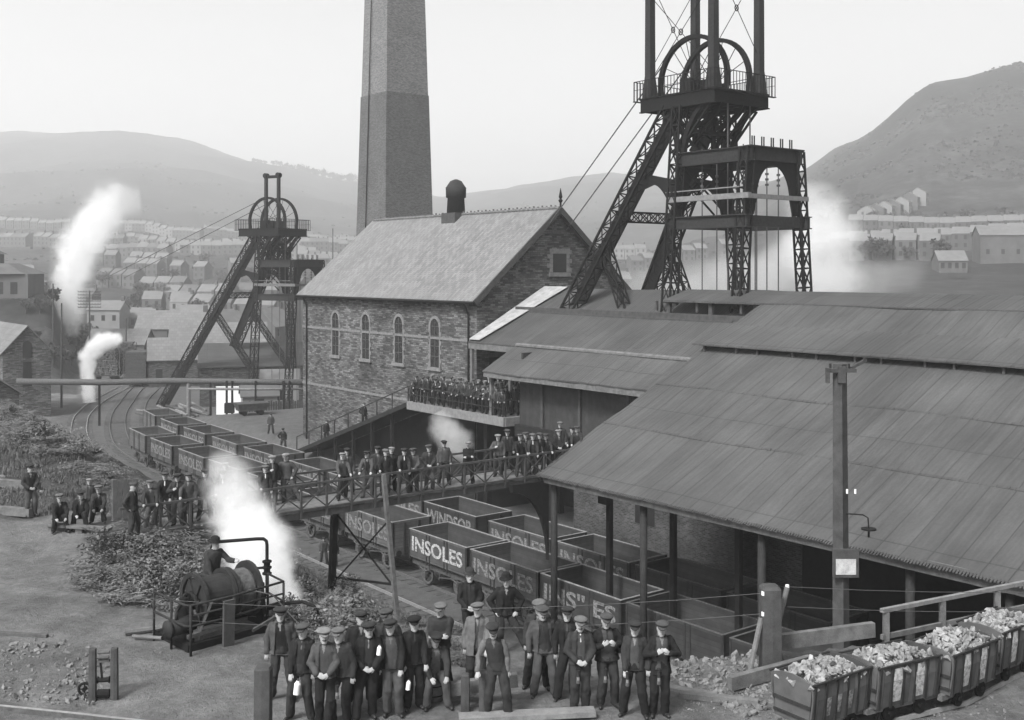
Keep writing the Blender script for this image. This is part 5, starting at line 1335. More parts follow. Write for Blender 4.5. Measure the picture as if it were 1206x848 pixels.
def bottle(i, px, py, lab, s=1.):
    f_ = FGP[i]; Y = f_.y-.27; x = at(px, Y).x; z = zat(py, Y); t = thing('tin_bottle', lab, 'bottle', (x,Y,z), 0, 'tin water bottles'); t.scale = (s,)*3; t.rotation_euler = (0,.12,0)
    b = MB().tube([(0,0,-.1),(0,0,.06),(0,0,.09),(0,0,.11)],[.05,.05,.03,.022],14); obj('flask', b, M['white'], t, False); b = MB().tube([(0,0,.11),(0,0,.14)],.018,8); obj('stopper', b, M['wood_dark'], t)
for a in ((1,350,810,'large white tin bottle held low by the young man near the left end',1.15),(5,446.5,766,'white tin bottle sticking from the breast pocket of the man with fists at his waist',.8),(7,481,807,'white tin bottle held at the thigh of the tall man in the wide open jacket',.8)): bottle(*a)

# ---------------------------------------------------------------- pole, braced post, wires, fence
x, y = at(989, 30).x, 30.; z0_ = hz(x, y); tp = thing('telegraph_pole', 'tall squared telegraph pole with a notice board standing before the shed roof', 'pole', (x,y,z0_-.2), 0); L_ = 13.05-z0_+.2
b = MB().loft([((.06,0,0),.26,.26),((0,0,L_),.19,.19)],4); obj('shaft', b, M['wood_dark'], tp)
b = MB().box(-.35,-.2,L_-.22,.4,-.1,L_-.12); b.bar((-.1,-.15,L_-.3),(.75,.1,L_+.1),.08); b.box(-.1,-.22,L_-.5,.1,-.12,L_-.05); b.box(-.42,-.26,L_-.5,-.34,-.1,L_-.1); obj('cross_arm', b, M['wood_dark'], tp)
b = MB()
for xx, zz in ((-.3,L_-.05),(.2,L_-.05),(.62,L_+.12)): b.tube([(xx,-.15,zz-.05),(xx,-.15,zz+.07)],.035,8)
obj('insulator', b, M['iron2'], tp)
b = MB()
for xx in (.14,.36): b.tube([(xx,-.2,zat(577,30)-z0_+.2-.06),(xx,-.2,zat(577,30)-z0_+.2+.06)],.03,10)
obj('insulator', b, M['ceramic'], tp)
zl_ = zat(603,30)-z0_+.2; b = MB().tube([(.1,-.2,zl_),(.55,-.25,zl_-.02),(.68,-.27,zl_-.1),(.7,-.27,zl_-.4)],.02,6); b.tube([(.7,-.27,zl_-.42),(.7,-.27,zl_-.38)],.2,14); b.tube([(.7,-.27,zl_-.62),(.7,-.27,zl_-.42)],.03,6); obj('lamp_bracket', b, M['iron'], tp)
zs_ = zat(660,30)-z0_+.2; b = MB().box(-.28,-.32,zs_-.38,.42,-.26,zs_+.38); sg = obj('notice_board', b, M['wood_dark'], tp); obj('notice_sheet', MB().box(-.2,-.335,zs_-.3,.34,-.322,zs_+.12), M['paper'], sg)
x, y = at(907, 22.2).x, 22.2; z = hz(x,y); bp = thing('braced_post', 'stout weathered post propped by poles carrying the wires near the tubs', 'post', (x,y,z))
b = MB().loft([((0,0,-.3),.22,.22),((.0,0,1.72),.21,.21),((.0,0,1.78),.15,.15)],8,5.); obj('shaft', b, M['wood_dark'], bp)
for p_, q_ in (((-.2,-.1,1.15),(-.62,-.5,-.25)),((.12,.1,.75),(.32,.15,0)),((.42,.3,1.65),(.15,.15,.75))): obj('prop', MB().tube([p_,q_],.055,8), M['wood'], bp)
b = MB()
for zz in (1.66,1.25): b.tube([(-.17,-.15,zz-.04),(-.17,-.15,zz+.04)],.04,8)
b.tube([(.42,.3,1.6),(.42,.3,1.7)],.04,8); obj('insulator', b, M['ceramic'], bp)
for k, (zz, lab) in enumerate(((z+1.66,'upper slack wire strung past the front group to the braced post'),(z+1.25,'lower slack wire strung past the front group to the braced post'))):
    p, q = V((x-.17,y-.15,zz)), V((x-26,y+3.5,zz+.9)); b = MB().tube([p.lerp(q,t_/16)-V((0,0,1.1*(1-(t_/8-1)**2))) for t_ in range(17)],.006,4); wobj('wire', b, M['rope'], lab, 'wire', 'wires to the braced post')
    p, q = V((x+.42,y+.3,zz)), V((x+16,y+3,zz-.2)); b = MB().tube([p.lerp(q,t_/10)-V((0,0,.35*(1-(t_/5-1)**2))) for t_ in range(11)],.006,4); wobj('wire', b, M['rope'], ('upper' if k == 0 else 'lower')+' slack wire running from the braced post over the tubs', 'wire', 'wires to the braced post')
b = MB(); A, B = V((7.7,23,0)), V((13.4,26.0,0)); zf = 7.5
fn = thing('handrail_fence', 'timber handrail with two rails behind the loaded tubs', 'fence', (A.x,A.y,zf)); ORG[fn.name] = V((A.x,A.y,zf))
obj('top_rail', MB().bar(A+V((0,0,8.5)),B+V((0,0,8.5)),.1,.08), M['wood_pale'], fn); obj('lower_rail', MB().bar(A+V((0,0,7.95)),B+V((0,0,7.95)),.07,.1), M['wood'], fn)
for t_ in (.02,.28,.55,.85): q = A.lerp(B,t_); obj('post', MB().box(q.x-.06,q.y-.05,6.6,q.x+.06,q.y+.05,8.45), M['wood'], fn)
for k, (a_, c_, zz, h_, lab) in enumerate((((4.2,21.3),(6.0,22.2),7.62,.26,'low retaining baulk right of the group by the rubble'),((5.2,22.6),(7.6,23.2),7.95,.3,'upper board of the low wall behind the first tub'),((3.2,21.0),(4.6,20.6),7.53,.1,'loose plank lying near the braced post foot'),((2.5,21.6),(3.9,21.0),7.5,.09,'thin plank lying at an angle right of the group'))):
    b = MB().bar((a_[0],a_[1],zz),(c_[0],c_[1],zz+(.1 if k<2 else 0)),.14 if k<2 else .18,h_); wobj('timber_baulk', b, M['wood'], lab, 'timber', 'loose timbers by the braced post')

# ---------------------------------------------------------------- mine tubs
def rock(b, c, s, r=None):
    rn = r or rnd; i = len(b.v); ax = [V((rn.gauss(0,1),rn.gauss(0,1),rn.gauss(0,1))).normalized() for _ in range(2)]
    u = ax[0]; w2 = u.cross(ax[1]).normalized(); v2 = w2.cross(u); a_, b_, c2 = s*rn.uniform(.7,1.3), s*rn.uniform(.6,1.), s*rn.uniform(.4,.8)
    for sx,sy,sz in ((1,.2,0),(-1,.1,.1),(.1,1,0),(-.1,-1,.1),(0,.1,1),(.1,0,-1),(.7,.7,.5),(-.7,-.6,-.5)):
        b.v.append(V(c)+u*sx*a_+v2*sy*b_+w2*sz*c2)
    for f in ((0,6,4),(6,2,4),(2,1,4),(1,3,4),(3,0,4),(0,5,2),(0,2,6),(2,5,1),(1,5,7),(1,7,3),(3,7,5),(3,5,0)): b.f.append(tuple(i+k for k in f))
def make_tub(L=1.55, Wd=.92):
    t = thing('mine_tub', 'x', 'mine tub'); h = L/2; w_ = Wd/2
    b = MB(); n = 8
    def shell(z0,z1,wb,wt,tk):
        for s in (-1,1): b.quadbox([(-h,s*wb,z0),(h,s*wb,z0),(h,s*(wb-tk),z0),(-h,s*(wb-tk),z0),(-h,s*wt,z1),(h,s*wt,z1),(h,s*(wt-tk),z1),(-h,s*(wt-tk),z1)])
    shell(.32,.78,w_-.07,w_,.03); shell(.782,1.05,w_,w_,.03)
    for s in (-1,1):
        b.quadbox([(s*h,-w_+.1,.32),(s*h,w_-.1,.32),(s*(h-.03),w_-.1,.32),(s*(h-.03),-w_+.1,.32),(s*h,-w_+.03,1.05),(s*h,w_-.03,1.05),(s*(h-.03),w_-.03,1.05),(s*(h-.03),-w_+.03,1.05)])
        b.prism([(-w_+.03,1.052),(w_-.03,1.052),(w_*.5,1.11),(0,1.13),(-w_*.5,1.11)],(s*h-(.03 if s>0 else 0),0,0),(0,1,0),(0,0,1),(.03,0,0))
    b.box(-h+.03,-w_+.1,.32,h-.03,w_-.1,.36); obj('body', b, M['tub'], t)
    b = MB(); n = 6
    for s in (-1,1):
        for k in range(n): x = -h+.06+(L-.12)*k/(n-1); b.quadbox([(x-.025,s*(w_-.068),.3),(x+.025,s*(w_-.068),.3),(x+.025,s*(w_-.045),.3),(x-.025,s*(w_-.045),.3),(x-.025,s*(w_+.003),1.04),(x+.025,s*(w_+.003),1.04),(x+.025,s*(w_+.025),1.04),(x-.025,s*(w_+.025),1.04)])
        b.bar((-h-.02,s*(w_+.01),1.06),(h+.02,s*(w_+.01),1.06),.04,.03)
        b.box(s*h,-w_+.05,.62,s*(h+.02),w_-.05,.68); b.box(s*h,-w_+.06,.4,s*(h+.02),w_-.06,.45)
    obj('iron_band', b, M['iron2'], t)
    b = MB()
    for s in (-1,1): b.box(-h-.12,s*.26-.05,.22,h+.12,s*.26+.05,.318)
    b.box(-h-.02,-.21,.23,-h+.08,.21,.31); b.box(h-.08,-.21,.23,h+.02,.21,.31); obj('frame', b, M['wood'], t)
    for x in (-.38,.38):
        for s in (-1,1): b = MB().tube([(x,s*.28,.17),(x,s*.34,.17)],.15,16); b.tube([(x,s*.34,.17),(x,s*.38,.17)],.05,8); obj('wheel', b, M['iron'], t)
    return t
tub = make_tub(); tub_copies = [tub]+[dup(tub) for _ in range(3)]; tubs = []
for k, (sx, sy, dx, dy, lab, gp) in enumerate(((5.07,18.57,1.3,.92,'nearest loaded mine tub with chalk marks on its side','a'),(6.43,19.35,1.32,.70,'second loaded mine tub with two pale worn panels','b'),(8.0,20.0,1.3,1.0,'third loaded mine tub, its heap highest, before the handrail','c'),(9.45,21.25,1.3,1.05,'fourth loaded mine tub cut by the right edge of the view','d'))):
    d = V((dx,dy,0)).normalized(); n_ = V((-d.y,d.x,0)); c = V((sx,sy,0))+d*.775+n_*.46; z = 7.5+.04
    o = tub_copies[k]; o.location = (c.x,c.y,z); o.rotation_euler = (0,0,atan2(dy,dx)); o['label'] = lab; o['group'] = 'loaded mine tubs in a line'; tubs.append((o,c,d,n_))
    b = MB(); rr = random.Random(50+k)
    for j in range(300):
        a_, c_ = rr.uniform(-.76,.76), rr.uniform(-.44,.44); hh = .98+(.26 if k==2 else .15)*(1-(a_/.8)**2)*(1-(c_/.48)**2)+rr.uniform(-.06,.03)
        rock(b, (a_,c_,hh), rr.choice((.4,.7,1,1.3))*rr.uniform(.05,.1), rr)
    b.box(-.7,-.4,.5,.7,.4,.92)
    r_ = obj('rock_load', b, M['rock']); r_.location = (c.x,c.y,z); r_.rotation_euler = (0,0,atan2(dy,dx)); tag(r_, 'heap of pale broken rock filling the '+('nearest','second','third','fourth')[k]+' tub', 'rock heap', 'rock heaped in the tubs', 'stuff')
    m_ = Matrix(((1,0,0),(0,0,-1),(0,1,0))).to_4x4()
    if k == 0:
        b = MB()
        for x0_ in (-.4,-.12,.18): b.quadbox([(x0_,-.42,.45),(x0_+.1,-.42,.45),(x0_+.1,-.39,.45),(x0_,-.39,.45),(x0_,-.468,.77),(x0_+.1,-.468,.77),(x0_+.1,-.44,.77),(x0_,-.44,.77)])
        obj('worn_panel', b, M['letter2'], o)
    else:
        b = MB()
        for x0_ in (-.41,.15): b.quadbox([(x0_,-.412,.4),(x0_+.21,-.412,.4),(x0_+.21,-.38,.4),(x0_,-.38,.4),(x0_,-.468,.775),(x0_+.21,-.468,.775),(x0_+.21,-.44,.775),(x0_,-.44,.775)]); b.box(x0_,-.468,.785,x0_+.21,-.45,1.0)
        obj('worn_panel', b, M['panel'], o)
tl = []
for off in (-.3,.3):
    b = MB(); pts = []
    P_ = [c for _,c,_,_ in tubs]; P_ = [P_[0]-tubs[0][2]*5.5+V((0,.6,0)), P_[0]-tubs[0][2]*2.5]+P_+[P_[-1]+tubs[-1][2]*4]
    for i in range(len(P_)-1):
        d = (P_[i+1]-P_[max(i-1,0)]).normalized(); d2 = (P_[min(i+2,len(P_)-1)]-P_[i]).normalized(); n1 = V((-d.y,d.x,0)); n2 = V((-d2.y,d2.x,0))
        b.bar(P_[i]+n1*off+V((0,0,7.53)), P_[i+1]+n2*off+V((0,0,7.53)), .05, .08)
    wobj('tub_rail', b, M['steel'], ('near' if off < 0 else 'far')+' narrow-gauge rail the mine tubs stand on', 'rail', 'tub way rails')

# ---------------------------------------------------------------- rubble, undergrowth, grass
def hit(px, py, Y0=17., Y1=130.):
    Y = Y0
    while Y < Y1:
        x = (px-CX)/FPX*Y
        if zat(py, Y) <= hz(x, Y): return V((x, Y, hz(x, Y)))
        Y *= 1.004
    return None
def inside(px, py, poly):
    c = False; j = len(poly)-1
    for i in range(len(poly)):
        (xi, yi), (xj, yj) = poly[i], poly[j]
        if (yi > py) != (yj > py) and px < (xj-xi)*(py-yi)/(yj-yi)+xi: c = not c
        j = i
    return c
def scatter(poly, n):
    xs = [p[0] for p in poly]; ys = [p[1] for p in poly]; out = []
    while len(out) < n:
        px, py = rnd.uniform(min(xs), max(xs)), rnd.uniform(min(ys), max(ys))
        if inside(px, py, poly):
            h_ = hit(px, py)
            if h_ is not None: out.append(h_)
            else: out.append(None)
    return [o for o in out if o is not None]
def rubble(poly, n, s0, s1, m_, lab):
    b = MB()
    for p in scatter(poly, n): s = rnd.uniform(s0, s1)*rnd.choice((.5,.7,1)); rock(b, p+V((0,0,s*.15)), s)
    o = wobj('rubble', b, m_, lab, 'rubble', None, 'stuff'); return o
rubble([(0,760),(60,750),(140,775),(110,835),(0,825)], 330, .03, .09, M['rock_dark'], 'scattered pale stones on the ground at the bottom left')
rubble([(790,760),(860,752),(905,780),(960,800),(880,848),(790,800)], 700, .03, .12, M['rock_dark'], 'bank of broken stone between the group and the tubs')
rubble([(0,700),(300,745),(540,775),(800,805),(900,845),(0,845)], 350, .01, .04, M['rock_dark'], 'small loose stones strewn over the trodden terrace')
rubble([(790,790),(900,800),(1200,810),(1206,848),(790,848)], 600, .012, .05, M['rock_dark'], 'small stones along the tub way')
rubble([(0,505),(70,515),(95,560),(40,600),(0,590)], 120, .05, .16, M['rock_dark'], 'stones half sunk in the far left bank')
def frond_clump(b, p, s):
    for k in range(6):
        a = rnd.uniform(0, 2*pi); L_ = s*rnd.uniform(.6,1.2); d = V((cos(a), sin(a), 0)); sd_ = V((-d.y, d.x, 0)); h_ = rnd.uniform(.5,1.); c = p.copy(); up = V((0,0,L_*h_))
        for j in range(5):
            t0 = j/5; q = p+d*L_*t0+up*(1.3*t0-1.0*t0*t0); wd = .34*s*(1-t0*.8)+.02; i = len(b.v)
            for sg_ in (-1,1):
                i = len(b.v); tip = q+sd_*sg_*wd+d*wd*.5+V((0,0,-.12*wd+rnd.uniform(-.03,.03))); b.v += [q-d*.025*s, q+d*.05*s, tip]; b.f.append((i,i+1,i+2) if sg_ > 0 else (i,i+2,i+1))
def veg(name, polys, lab, m_, kind='frond'):
    b = MB()
    for poly, n, s in polys:
        for p in scatter(poly, n):
            nz_ = noise.noise(V((p.x*.9,p.y*.9,4))); ss = s*rnd.uniform(.6,1.3)*(1+1.3*max(0,nz_)) if kind == 'frond' else s*rnd.uniform(.5,1.3)*(1+.9*max(0,nz_))
            if kind != 'frond' and noise.noise(V((p.x*.8,p.y*.8,2))) < -.12: continue
            if noise.noise(V((p.x*.6,p.y*.6,9))) < -.25 and kind == 'frond': continue
            if kind == 'frond': frond_clump(b, p-V((0,0,.05)), ss)
            else:
                for k in range(6):
                    a = rnd.uniform(0,2*pi); q = p+V((cos(a),sin(a),0))*ss*rnd.random()*.6; i = len(b.v); h_ = ss*rnd.uniform(.5,1.1); ln = V((rnd.uniform(-.4,.4),rnd.uniform(-.4,.4),0))*ss; w_ = V((cos(a),sin(a),0))*.012*(q.y/25)
                    b.v += [q-w_, q+w_, q+V((0,0,h_))+ln]; b.f.append((i,i+1,i+2))
    o = wobj(name, b, m_, lab, 'plants', None, 'stuff'); return o
M['leaf'] = mat('bracken_leaves', .135, .75, .8, 1.5, 0, fine=5.); M['leaf2'] = mat('dry_grass_blades', .13, .85, .4, .8, 0, fine=3.)
M['leaf'].use_backface_culling = False
veg('bracken', [([(190,598),(110,640),(85,672),(110,705),(180,712),(230,725),(340,735),(350,700),(320,660),(250,615)], 2300, .5), ([(340,690),(345,745),(470,772),(560,782),(470,735),(400,705)], 900, .42)], 'tangled bracken and bramble on the slope behind the winch', M['leaf'])
veg('bank_bracken', [([(0,470),(60,498),(95,520),(140,555),(120,575),(60,540),(0,520)], 500, .6), ([(95,520),(180,585),(215,600),(150,590),(100,560)], 400, .45)], 'bracken along the crest of the far left bank', M['leaf'])
veg('grass', [([(0,520),(60,540),(120,575),(190,600),(0,610)], 1800, .16), ([(330,650),(480,720),(600,762),(560,790),(340,745)], 2500, .16), ([(0,470),(150,560),(300,660),(100,600),(0,560)], 1800, .2)], 'coarse grass over the banks and the edges of the terrace', M['leaf2'], 'grass')
# ---------------------------------------------------------------- buildings across the yard and the valley
def house_mbs(w_, d_, h_, rh, ch=(1,), wins=None, ov=.25, floors=2, nwin=2):
    "w along the ridge (x), d deep (y); returns meshes"
    wall = MB(); hx, hy = w_/2, d_/2
    wall.box(-hx+.15, -hy, -1.5, hx-.15, -hy+.3, h_); wall.box(-hx+.15, hy-.3, -1.5, hx-.15, hy, h_)
    for s in (-1, 1): wall.prism([(-hy,-1.5),(hy,-1.5),(hy,h_),(0,h_+rh-.1),(-hy,h_)], (s*hx-(.15 if s > 0 else 0),0,0), (0,1,0), (0,0,1), (.15,0,0))
    roof = MB(); k = rh/(hy)
    for s in (-1, 1): roof.slab((-hx-ov,s*(hy+ov),h_-ov*k+.1),(hx+ov,s*(hy+ov),h_-ov*k+.1),(hx+ov,0,h_+rh+.1),(-hx-ov,0,h_+rh+.1),.12) if s < 0 else roof.slab((hx+ov,hy+ov,h_-ov*k+.1),(-hx-ov,hy+ov,h_-ov*k+.1),(-hx-ov,0,h_+rh+.1),(hx+ov,0,h_+rh+.1),.12)
    chs = []
    for c in ch: chs.append(MB().box(c*(hx-.35)-.35,-.4,h_+rh-.6,c*(hx-.35)+.35,.4,h_+rh+1.0))
    ws = []
    for f in range(floors):
        z = h_*(f+.28)/floors
        for j in range(nwin): x = -hx+w_*(j+.5)/nwin; ws.append(MB().box(x-.42,-hy-.03,z,x+.42,-hy+.05,z+min(1.3,h_/floors*.52)))
    gw = []
    if wins:
        for s in (-1,1): gw.append(MB().box(s*(hx-.02),-.4,h_*.62,s*(hx+.03),.4,h_*.62+1.2))
    return wall, roof, chs, ws+gw
def house(name, label, cat, loc, rz, w_, d_, h_, rh, wm, rm, ch=(1,), group=None, **k):
    wall, roof, chs, ws = house_mbs(w_, d_, h_, rh, ch, **k); t = thing(name, label, cat, loc, rz, group)
    obj('wall', wall, M[wm], t); r_ = obj('roof', roof, M[rm], t)
    for c in chs: obj('chimney', c, M['hillwall_d'], r_)
    for x in ws: obj('window', x, M['glass'], t)
    return t
def gp(px, Y, dz=0): q = at(px, Y); q.z = hz(q.x, q.y)+dz; return q
TH2 = TH+pi/2
# left side of the yard
q = gp(48, 118); q.z = 1.0
house('stone_cottage', 'tall narrow stone building with arched gable window at the left edge of the yard', 'house', q-V((4.2,-2.6,0)), TH2, 12, 4.8, 6.1, 2.6, 'stone', 'slate2', ch=(), wins=True, nwin=3)
b = MB(); t = [o for o in COL.objects if o.name == 'stone_cottage'][0]
for y, z in ((0,5.4),(0,2.4)):
    b = MB(); b.prism([(-.45,z),(.45,z),(.45,z+1.3)]+[(.45*cos(a*pi/6),z+1.3+.45*sin(a*pi/6)) for a in range(1,6)]+[(-.45,z+1.3)],(-6.05,0,0),(0,1,0),(0,0,1),(.1,0,0)); obj('window', b, M['glass'], t)
q = gp(14, 92); q.z = 1.2
house('outhouse', 'low outhouse with a pale bleached roof and stub chimney at the left edge', 'outhouse', q-V((3.0,-1.,0)), TH2, 9.5, 3.6, 4.4, 1.3, 'stone_far', 'slate2', ch=(-.7,), nwin=2, floors=1)
q = gp(12, 168); q.z = 11.0
t = thing('tank_house', 'square building with hipped roof and lantern on top of the dark mound', 'building', q-V((1,0,0)), .15)
obj('wall', MB().box(-6,-4,-2,4.6,5,4.0), M['hillwall'], t); b = MB().loft([((-.7,.5,4.0),8.0,6.8),((-.7,.5,5.6),3.2,2.4),((-.7,.5,5.62),3.,2.)],4); b.xf(Matrix.Translation((-.7,.5,0)) @ Matrix.Rotation(pi/4,4,'Z') @ Matrix.Translation((.7,-.5,0))); rf_ = obj('roof', b, M['hillroof_d'], t)
b = MB().box(-4.6,-1,5.2,-.6,2.4,7.0); b.loft([((-2.6,.7,7.0),3.1,2.7),((-2.6,.7,8.2),.3,.3)],4); obj('lantern', b, M['hillwall_d'], rf_)
for x in (-3.8,-2.,.6,2.6): obj('window', MB().box(x-.5,-4.03,1.0,x+.5,-3.95,2.8), M['glass'], t)
obj('base_course', MB().box(-6.05,-4.06,-2,4.65,-4.0,.4), M['stone_far'], t)
def tpole(px, Y, ytop, lab, arms=0, aw=1.5, zb=None):
    q = gp(px, Y); zt_ = zat(ytop, Y); t = thing('telegraph_pole', lab, 'pole', q); L = zt_-q.z
    obj('shaft', MB().tube([(0,0,-.5),(0,0,L)], .14, 8, .09), M['wood_dark'], t)
    for k in range(arms): b = MB().box(-aw,-.1,L-.25-k*.42,aw,-.0,L-.16-k*.42); [b.tube([(x*aw/4,-.05,L-.16-k*.42),(x*aw/4,-.05,L-.02-k*.42)],.035,5) for x in (-4,-3,-2,-1,1,2,3,4)]; obj('cross_arm', b, M['wood_dark'], t)
    return t
tpole(105.5,150,342,'tall telegraph pole with many cross-arms beside the curving track',6,1.55)
tpole(72.5,125,357,'dark plain pole on the edge of the mound',0); tpole(62.5,150,334,'slim pole standing behind the steam plume on the mound',0)
tpole(148.5,160,375,'slender pole in front of the long low shed',0); tpole(392,240,269,'thin mast rising beside the engine house corner',0)
# yard sheds round the distant headframe
for px, Y, z, rz, w_, d_, h_, rh, wm, rm, lab in (
 (298,131,0,.25,12,8,4.6,2.3,'stone_far','sheet2','dark-roofed stone shed around the feet of the distant headframe'),
 (212,150,0,.3,8.,7,3.6,2.6,'stone_far','slate2','shed with bright slate roof behind the long legs of the distant headframe'),
 (258,158,0,.2,13,7,5.0,2.6,'hillwall_d','slate2','pale-roofed workshop right of the bright slate shed'),
 (305,118,.3,.3,3.6,3,2.1,1.1,'hillwall_w','hillroof_d','small whitewashed shed beside the limewashed wall'),
 (330,124,.3,.2,4,3.5,3.2,.9,'hillwall_w','hillroof','pale shed nearest the engine house across the yard'),
 (205,212,0,.05,12.6,7,5.2,3.2,'hillwall','slate2','large grey house with steep pale roof left of the distant headframe'),
 (143,188,0,0,9.6,6,2.9,2.3,'hillwall','slate2','long low pale-roofed shed beyond the timber wagons'),
 (262,226,0,1.2,9,7,5.5,3.2,'hillwall','hillroof','gabled house behind the distant headframe stays'),
 (318,222,0,1.3,9,7,5.5,3.4,'hillwall','hillroof','gabled house seen through the distant headframe legs'),
 (230,262,0,.2,8,6,5,3,'hillwall_w','hillroof','pale-walled house right behind the large grey house'),
 (128,262,0,.0,7.6,7,7.2,2.,'hillwall_w','hillroof','tall white house with two rows of windows on the valley floor'),
 (162,268,0,-.05,9,6,5,2.2,'hillwall','hillroof','grey terrace block next to the tall white house')):
    q = gp(px, Y)
    if z: q.z = z
    house('valley_house' if Y > 200 else 'yard_shed', lab, 'house' if Y > 200 else 'shed', q, rz, w_, d_, h_, rh, wm, rm, ch=(1,) if Y > 200 else (), nwin=3 if w_ > 7 else 1, floors=2 if h_ > 4.9 else 1)
q = gp(270.5,119); b = MB().box(q.x-1.45,q.y,q.z-.3,q.x+1.45,q.y+.25,q.z+2.95); b.box(q.x-1.5,q.y-.04,q.z+2.952,q.x+1.5,q.y+.3,q.z+3.03); wobj('limewashed_wall', b, M['white'], 'bright limewashed wall end in the yard under the long pipe', 'wall')
# long steam pipe on posts
t = thing('steam_pipe_line', 'long horizontal pipe on posts crossing the whole yard behind the wagons', 'pipe', at(45,110,0))
ORG[t.name] = V(at(45,110,0)); z = 4.5
obj('pipe', MB().tube([at(20,109,z+.1),at(120,110,z-.1),at(200,110.5,z),at(290,111,z-.15),at(372,111,z-.2)], .3, 12), M['rust'], t, True)
obj('small_pipe', MB().tube([at(222,110,z-.75),at(290,110.6,z-.85),at(360,111,z-.85)], .12, 8), M['dress'], t, True)
for px, r_, m_ in ((117,.13,'iron'),(222,.2,'dress'),(248,.12,'iron'),(267,.12,'iron'),(273.5,.12,'iron'),(301,.1,'iron'),(334,.12,'iron'),(341,.1,'iron')):
    p = at(px, 110.6, 0); p.z = hz(p.x, p.y)-.3; obj('post', MB().tube([p, p+V((0,0,z-p.z))], r_, 8), M[m_], t)
p = at(270.3,110.4,2.2); obj('bracket_box', MB().box(p.x-.45,p.y-.3,1.3,p.x+.45,p.y+.3,2.3), M['iron'], t)
# board fence, hut on rails, pipe stack
q = gp(318,113); t = thing('board_fence', 'dark board fence running across the yard beside the engine house', 'fence', q, .25); b = MB()
for k in range(26): b.box(-2.6+k*.24,-.04,-.3,-2.6+k*.24+.2,.02,1.05+.06*(k%3))
obj('board', b, M['wood_dark'], t); obj('rail', MB().box(-2.7,.03,.6,3.7,.1,.72), M['wood'], t)
q = gp(296,104.5); t = thing('low_truck', 'low flat-sided truck at the lower end of the board fence', 'truck', q, .5); b = MB().box(-1.3,-.8,.45,1.3,.8,.55); b.quadbox([(-1.3,-.8,.55),(1.3,-.8,.55),(1.3,.8,.55),(-1.3,.8,.55),(-1.5,-.95,1.15),(1.5,-.95,1.15),(1.5,.95,1.15),(-1.5,.95,1.15)]); obj('body', b, M['wood_dark'], t)
for x in (-.8,.8):
    for y in (-.6,.6): obj('wheel', MB().tube([(x,y-.05,.25),(x,y+.05,.25)],.25,12), M['iron'], t)
rr = random.Random(5)
for k in range(16):
    q = gp(198+k*3.2, 112+rr.uniform(-3,3)); L_ = rr.uniform(3,5); a = rr.uniform(2.2,2.8); d = V((cos(a),sin(a),0)); z0_ = q.z+.2+.16*(k%5)
    b = MB().tube([q+V((0,0,z0_-q.z)), q+d*L_+V((0,0,z0_-q.z+.5))], .12, 8); wobj('iron_pipe', b, M[('rust','dress','rock_dark')[k%3]], 'loose pipe in the pile below the foot of the distant headframe', 'pipe', 'pipes piled in the yard')
# timber stacks on wagons at the bend
def props(px, Y, w_, h_, lab):
    q = gp(px, Y); b = MB(); r = .13
    for j in range(int(h_/.24)):
        for k in range(int(w_/.26)):
            z = 1.1+j*.235; x = -w_/2+.13+k*.26+(.13 if j%2 else 0)
            if abs(x) > w_/2*(1 if z < h_*.8 else .8): continue
            b.tube([(x,-1.1+rr.uniform(-.15,.15),z),(x,1.1,z)], r*rr.uniform(.75,1.05), 7)
    o = obj('pit_props', b, M['wood'], None); o.location = q; o.rotation_euler = (0,0,.2); tag(o, lab, 'timber stack', 'pit props stacked on wagons', 'stuff')
    t = thing('flat_wagon', 'flat wagon under the '+lab[:40].split(' at ')[0], 'wagon', q, .2, 'timber wagons'); obj('bed', MB().box(-w_/2-.2,-1.25,.8,w_/2+.2,1.25,.98), M['wagon'], t)
    for x in (-w_/3,w_/3):
        for y in (-.75,.75): obj('wheel', MB().tube([(x,y-.06,.5),(x,y+.06,.5)],.48,14), M['iron'], t)
    for s in (-1,1): obj('stanchion', MB().box(s*(w_/2+.05),-1.2,.98,s*(w_/2+.17),-1.05,h_+.8), M['wood_dark'], t)
props(125,152,3.6,4.0,'tall stack of round pit props at the left of the bend'); props(145,155,3.6,4.4,'rounded pile of pit props at the middle of the bend')
q = gp(163,148); t = thing('timber_wagon', 'high-sided wagon loaded with sawn timber at the bend of the tracks', 'wagon', q, .12, 'timber wagons'); b = MB()
for k in range(16): b.box(-1.3+.05*(k%3),-2.2,1.2+k*.215,1.3-.04*(k%2),2.2,1.2+k*.215+.18)
obj('planks', b, M['wood_dark'], t); obj('bed', MB().box(-1.4,-2.4,.85,1.4,2.4,1.18), M['wagon'], t)
for x in (-1.38,1.38): obj('stanchion', MB().box(x-.05,-2.3,1.2,x+.05,-2.15,4.7), M['wood_dark'], t)
for x in (-.75,.75):
    for y in (-1.4,1.4): obj('wheel', MB().tube([(x-.05,y,.5),(x+.05,y,.5)],.48,14), M['iron'], t)

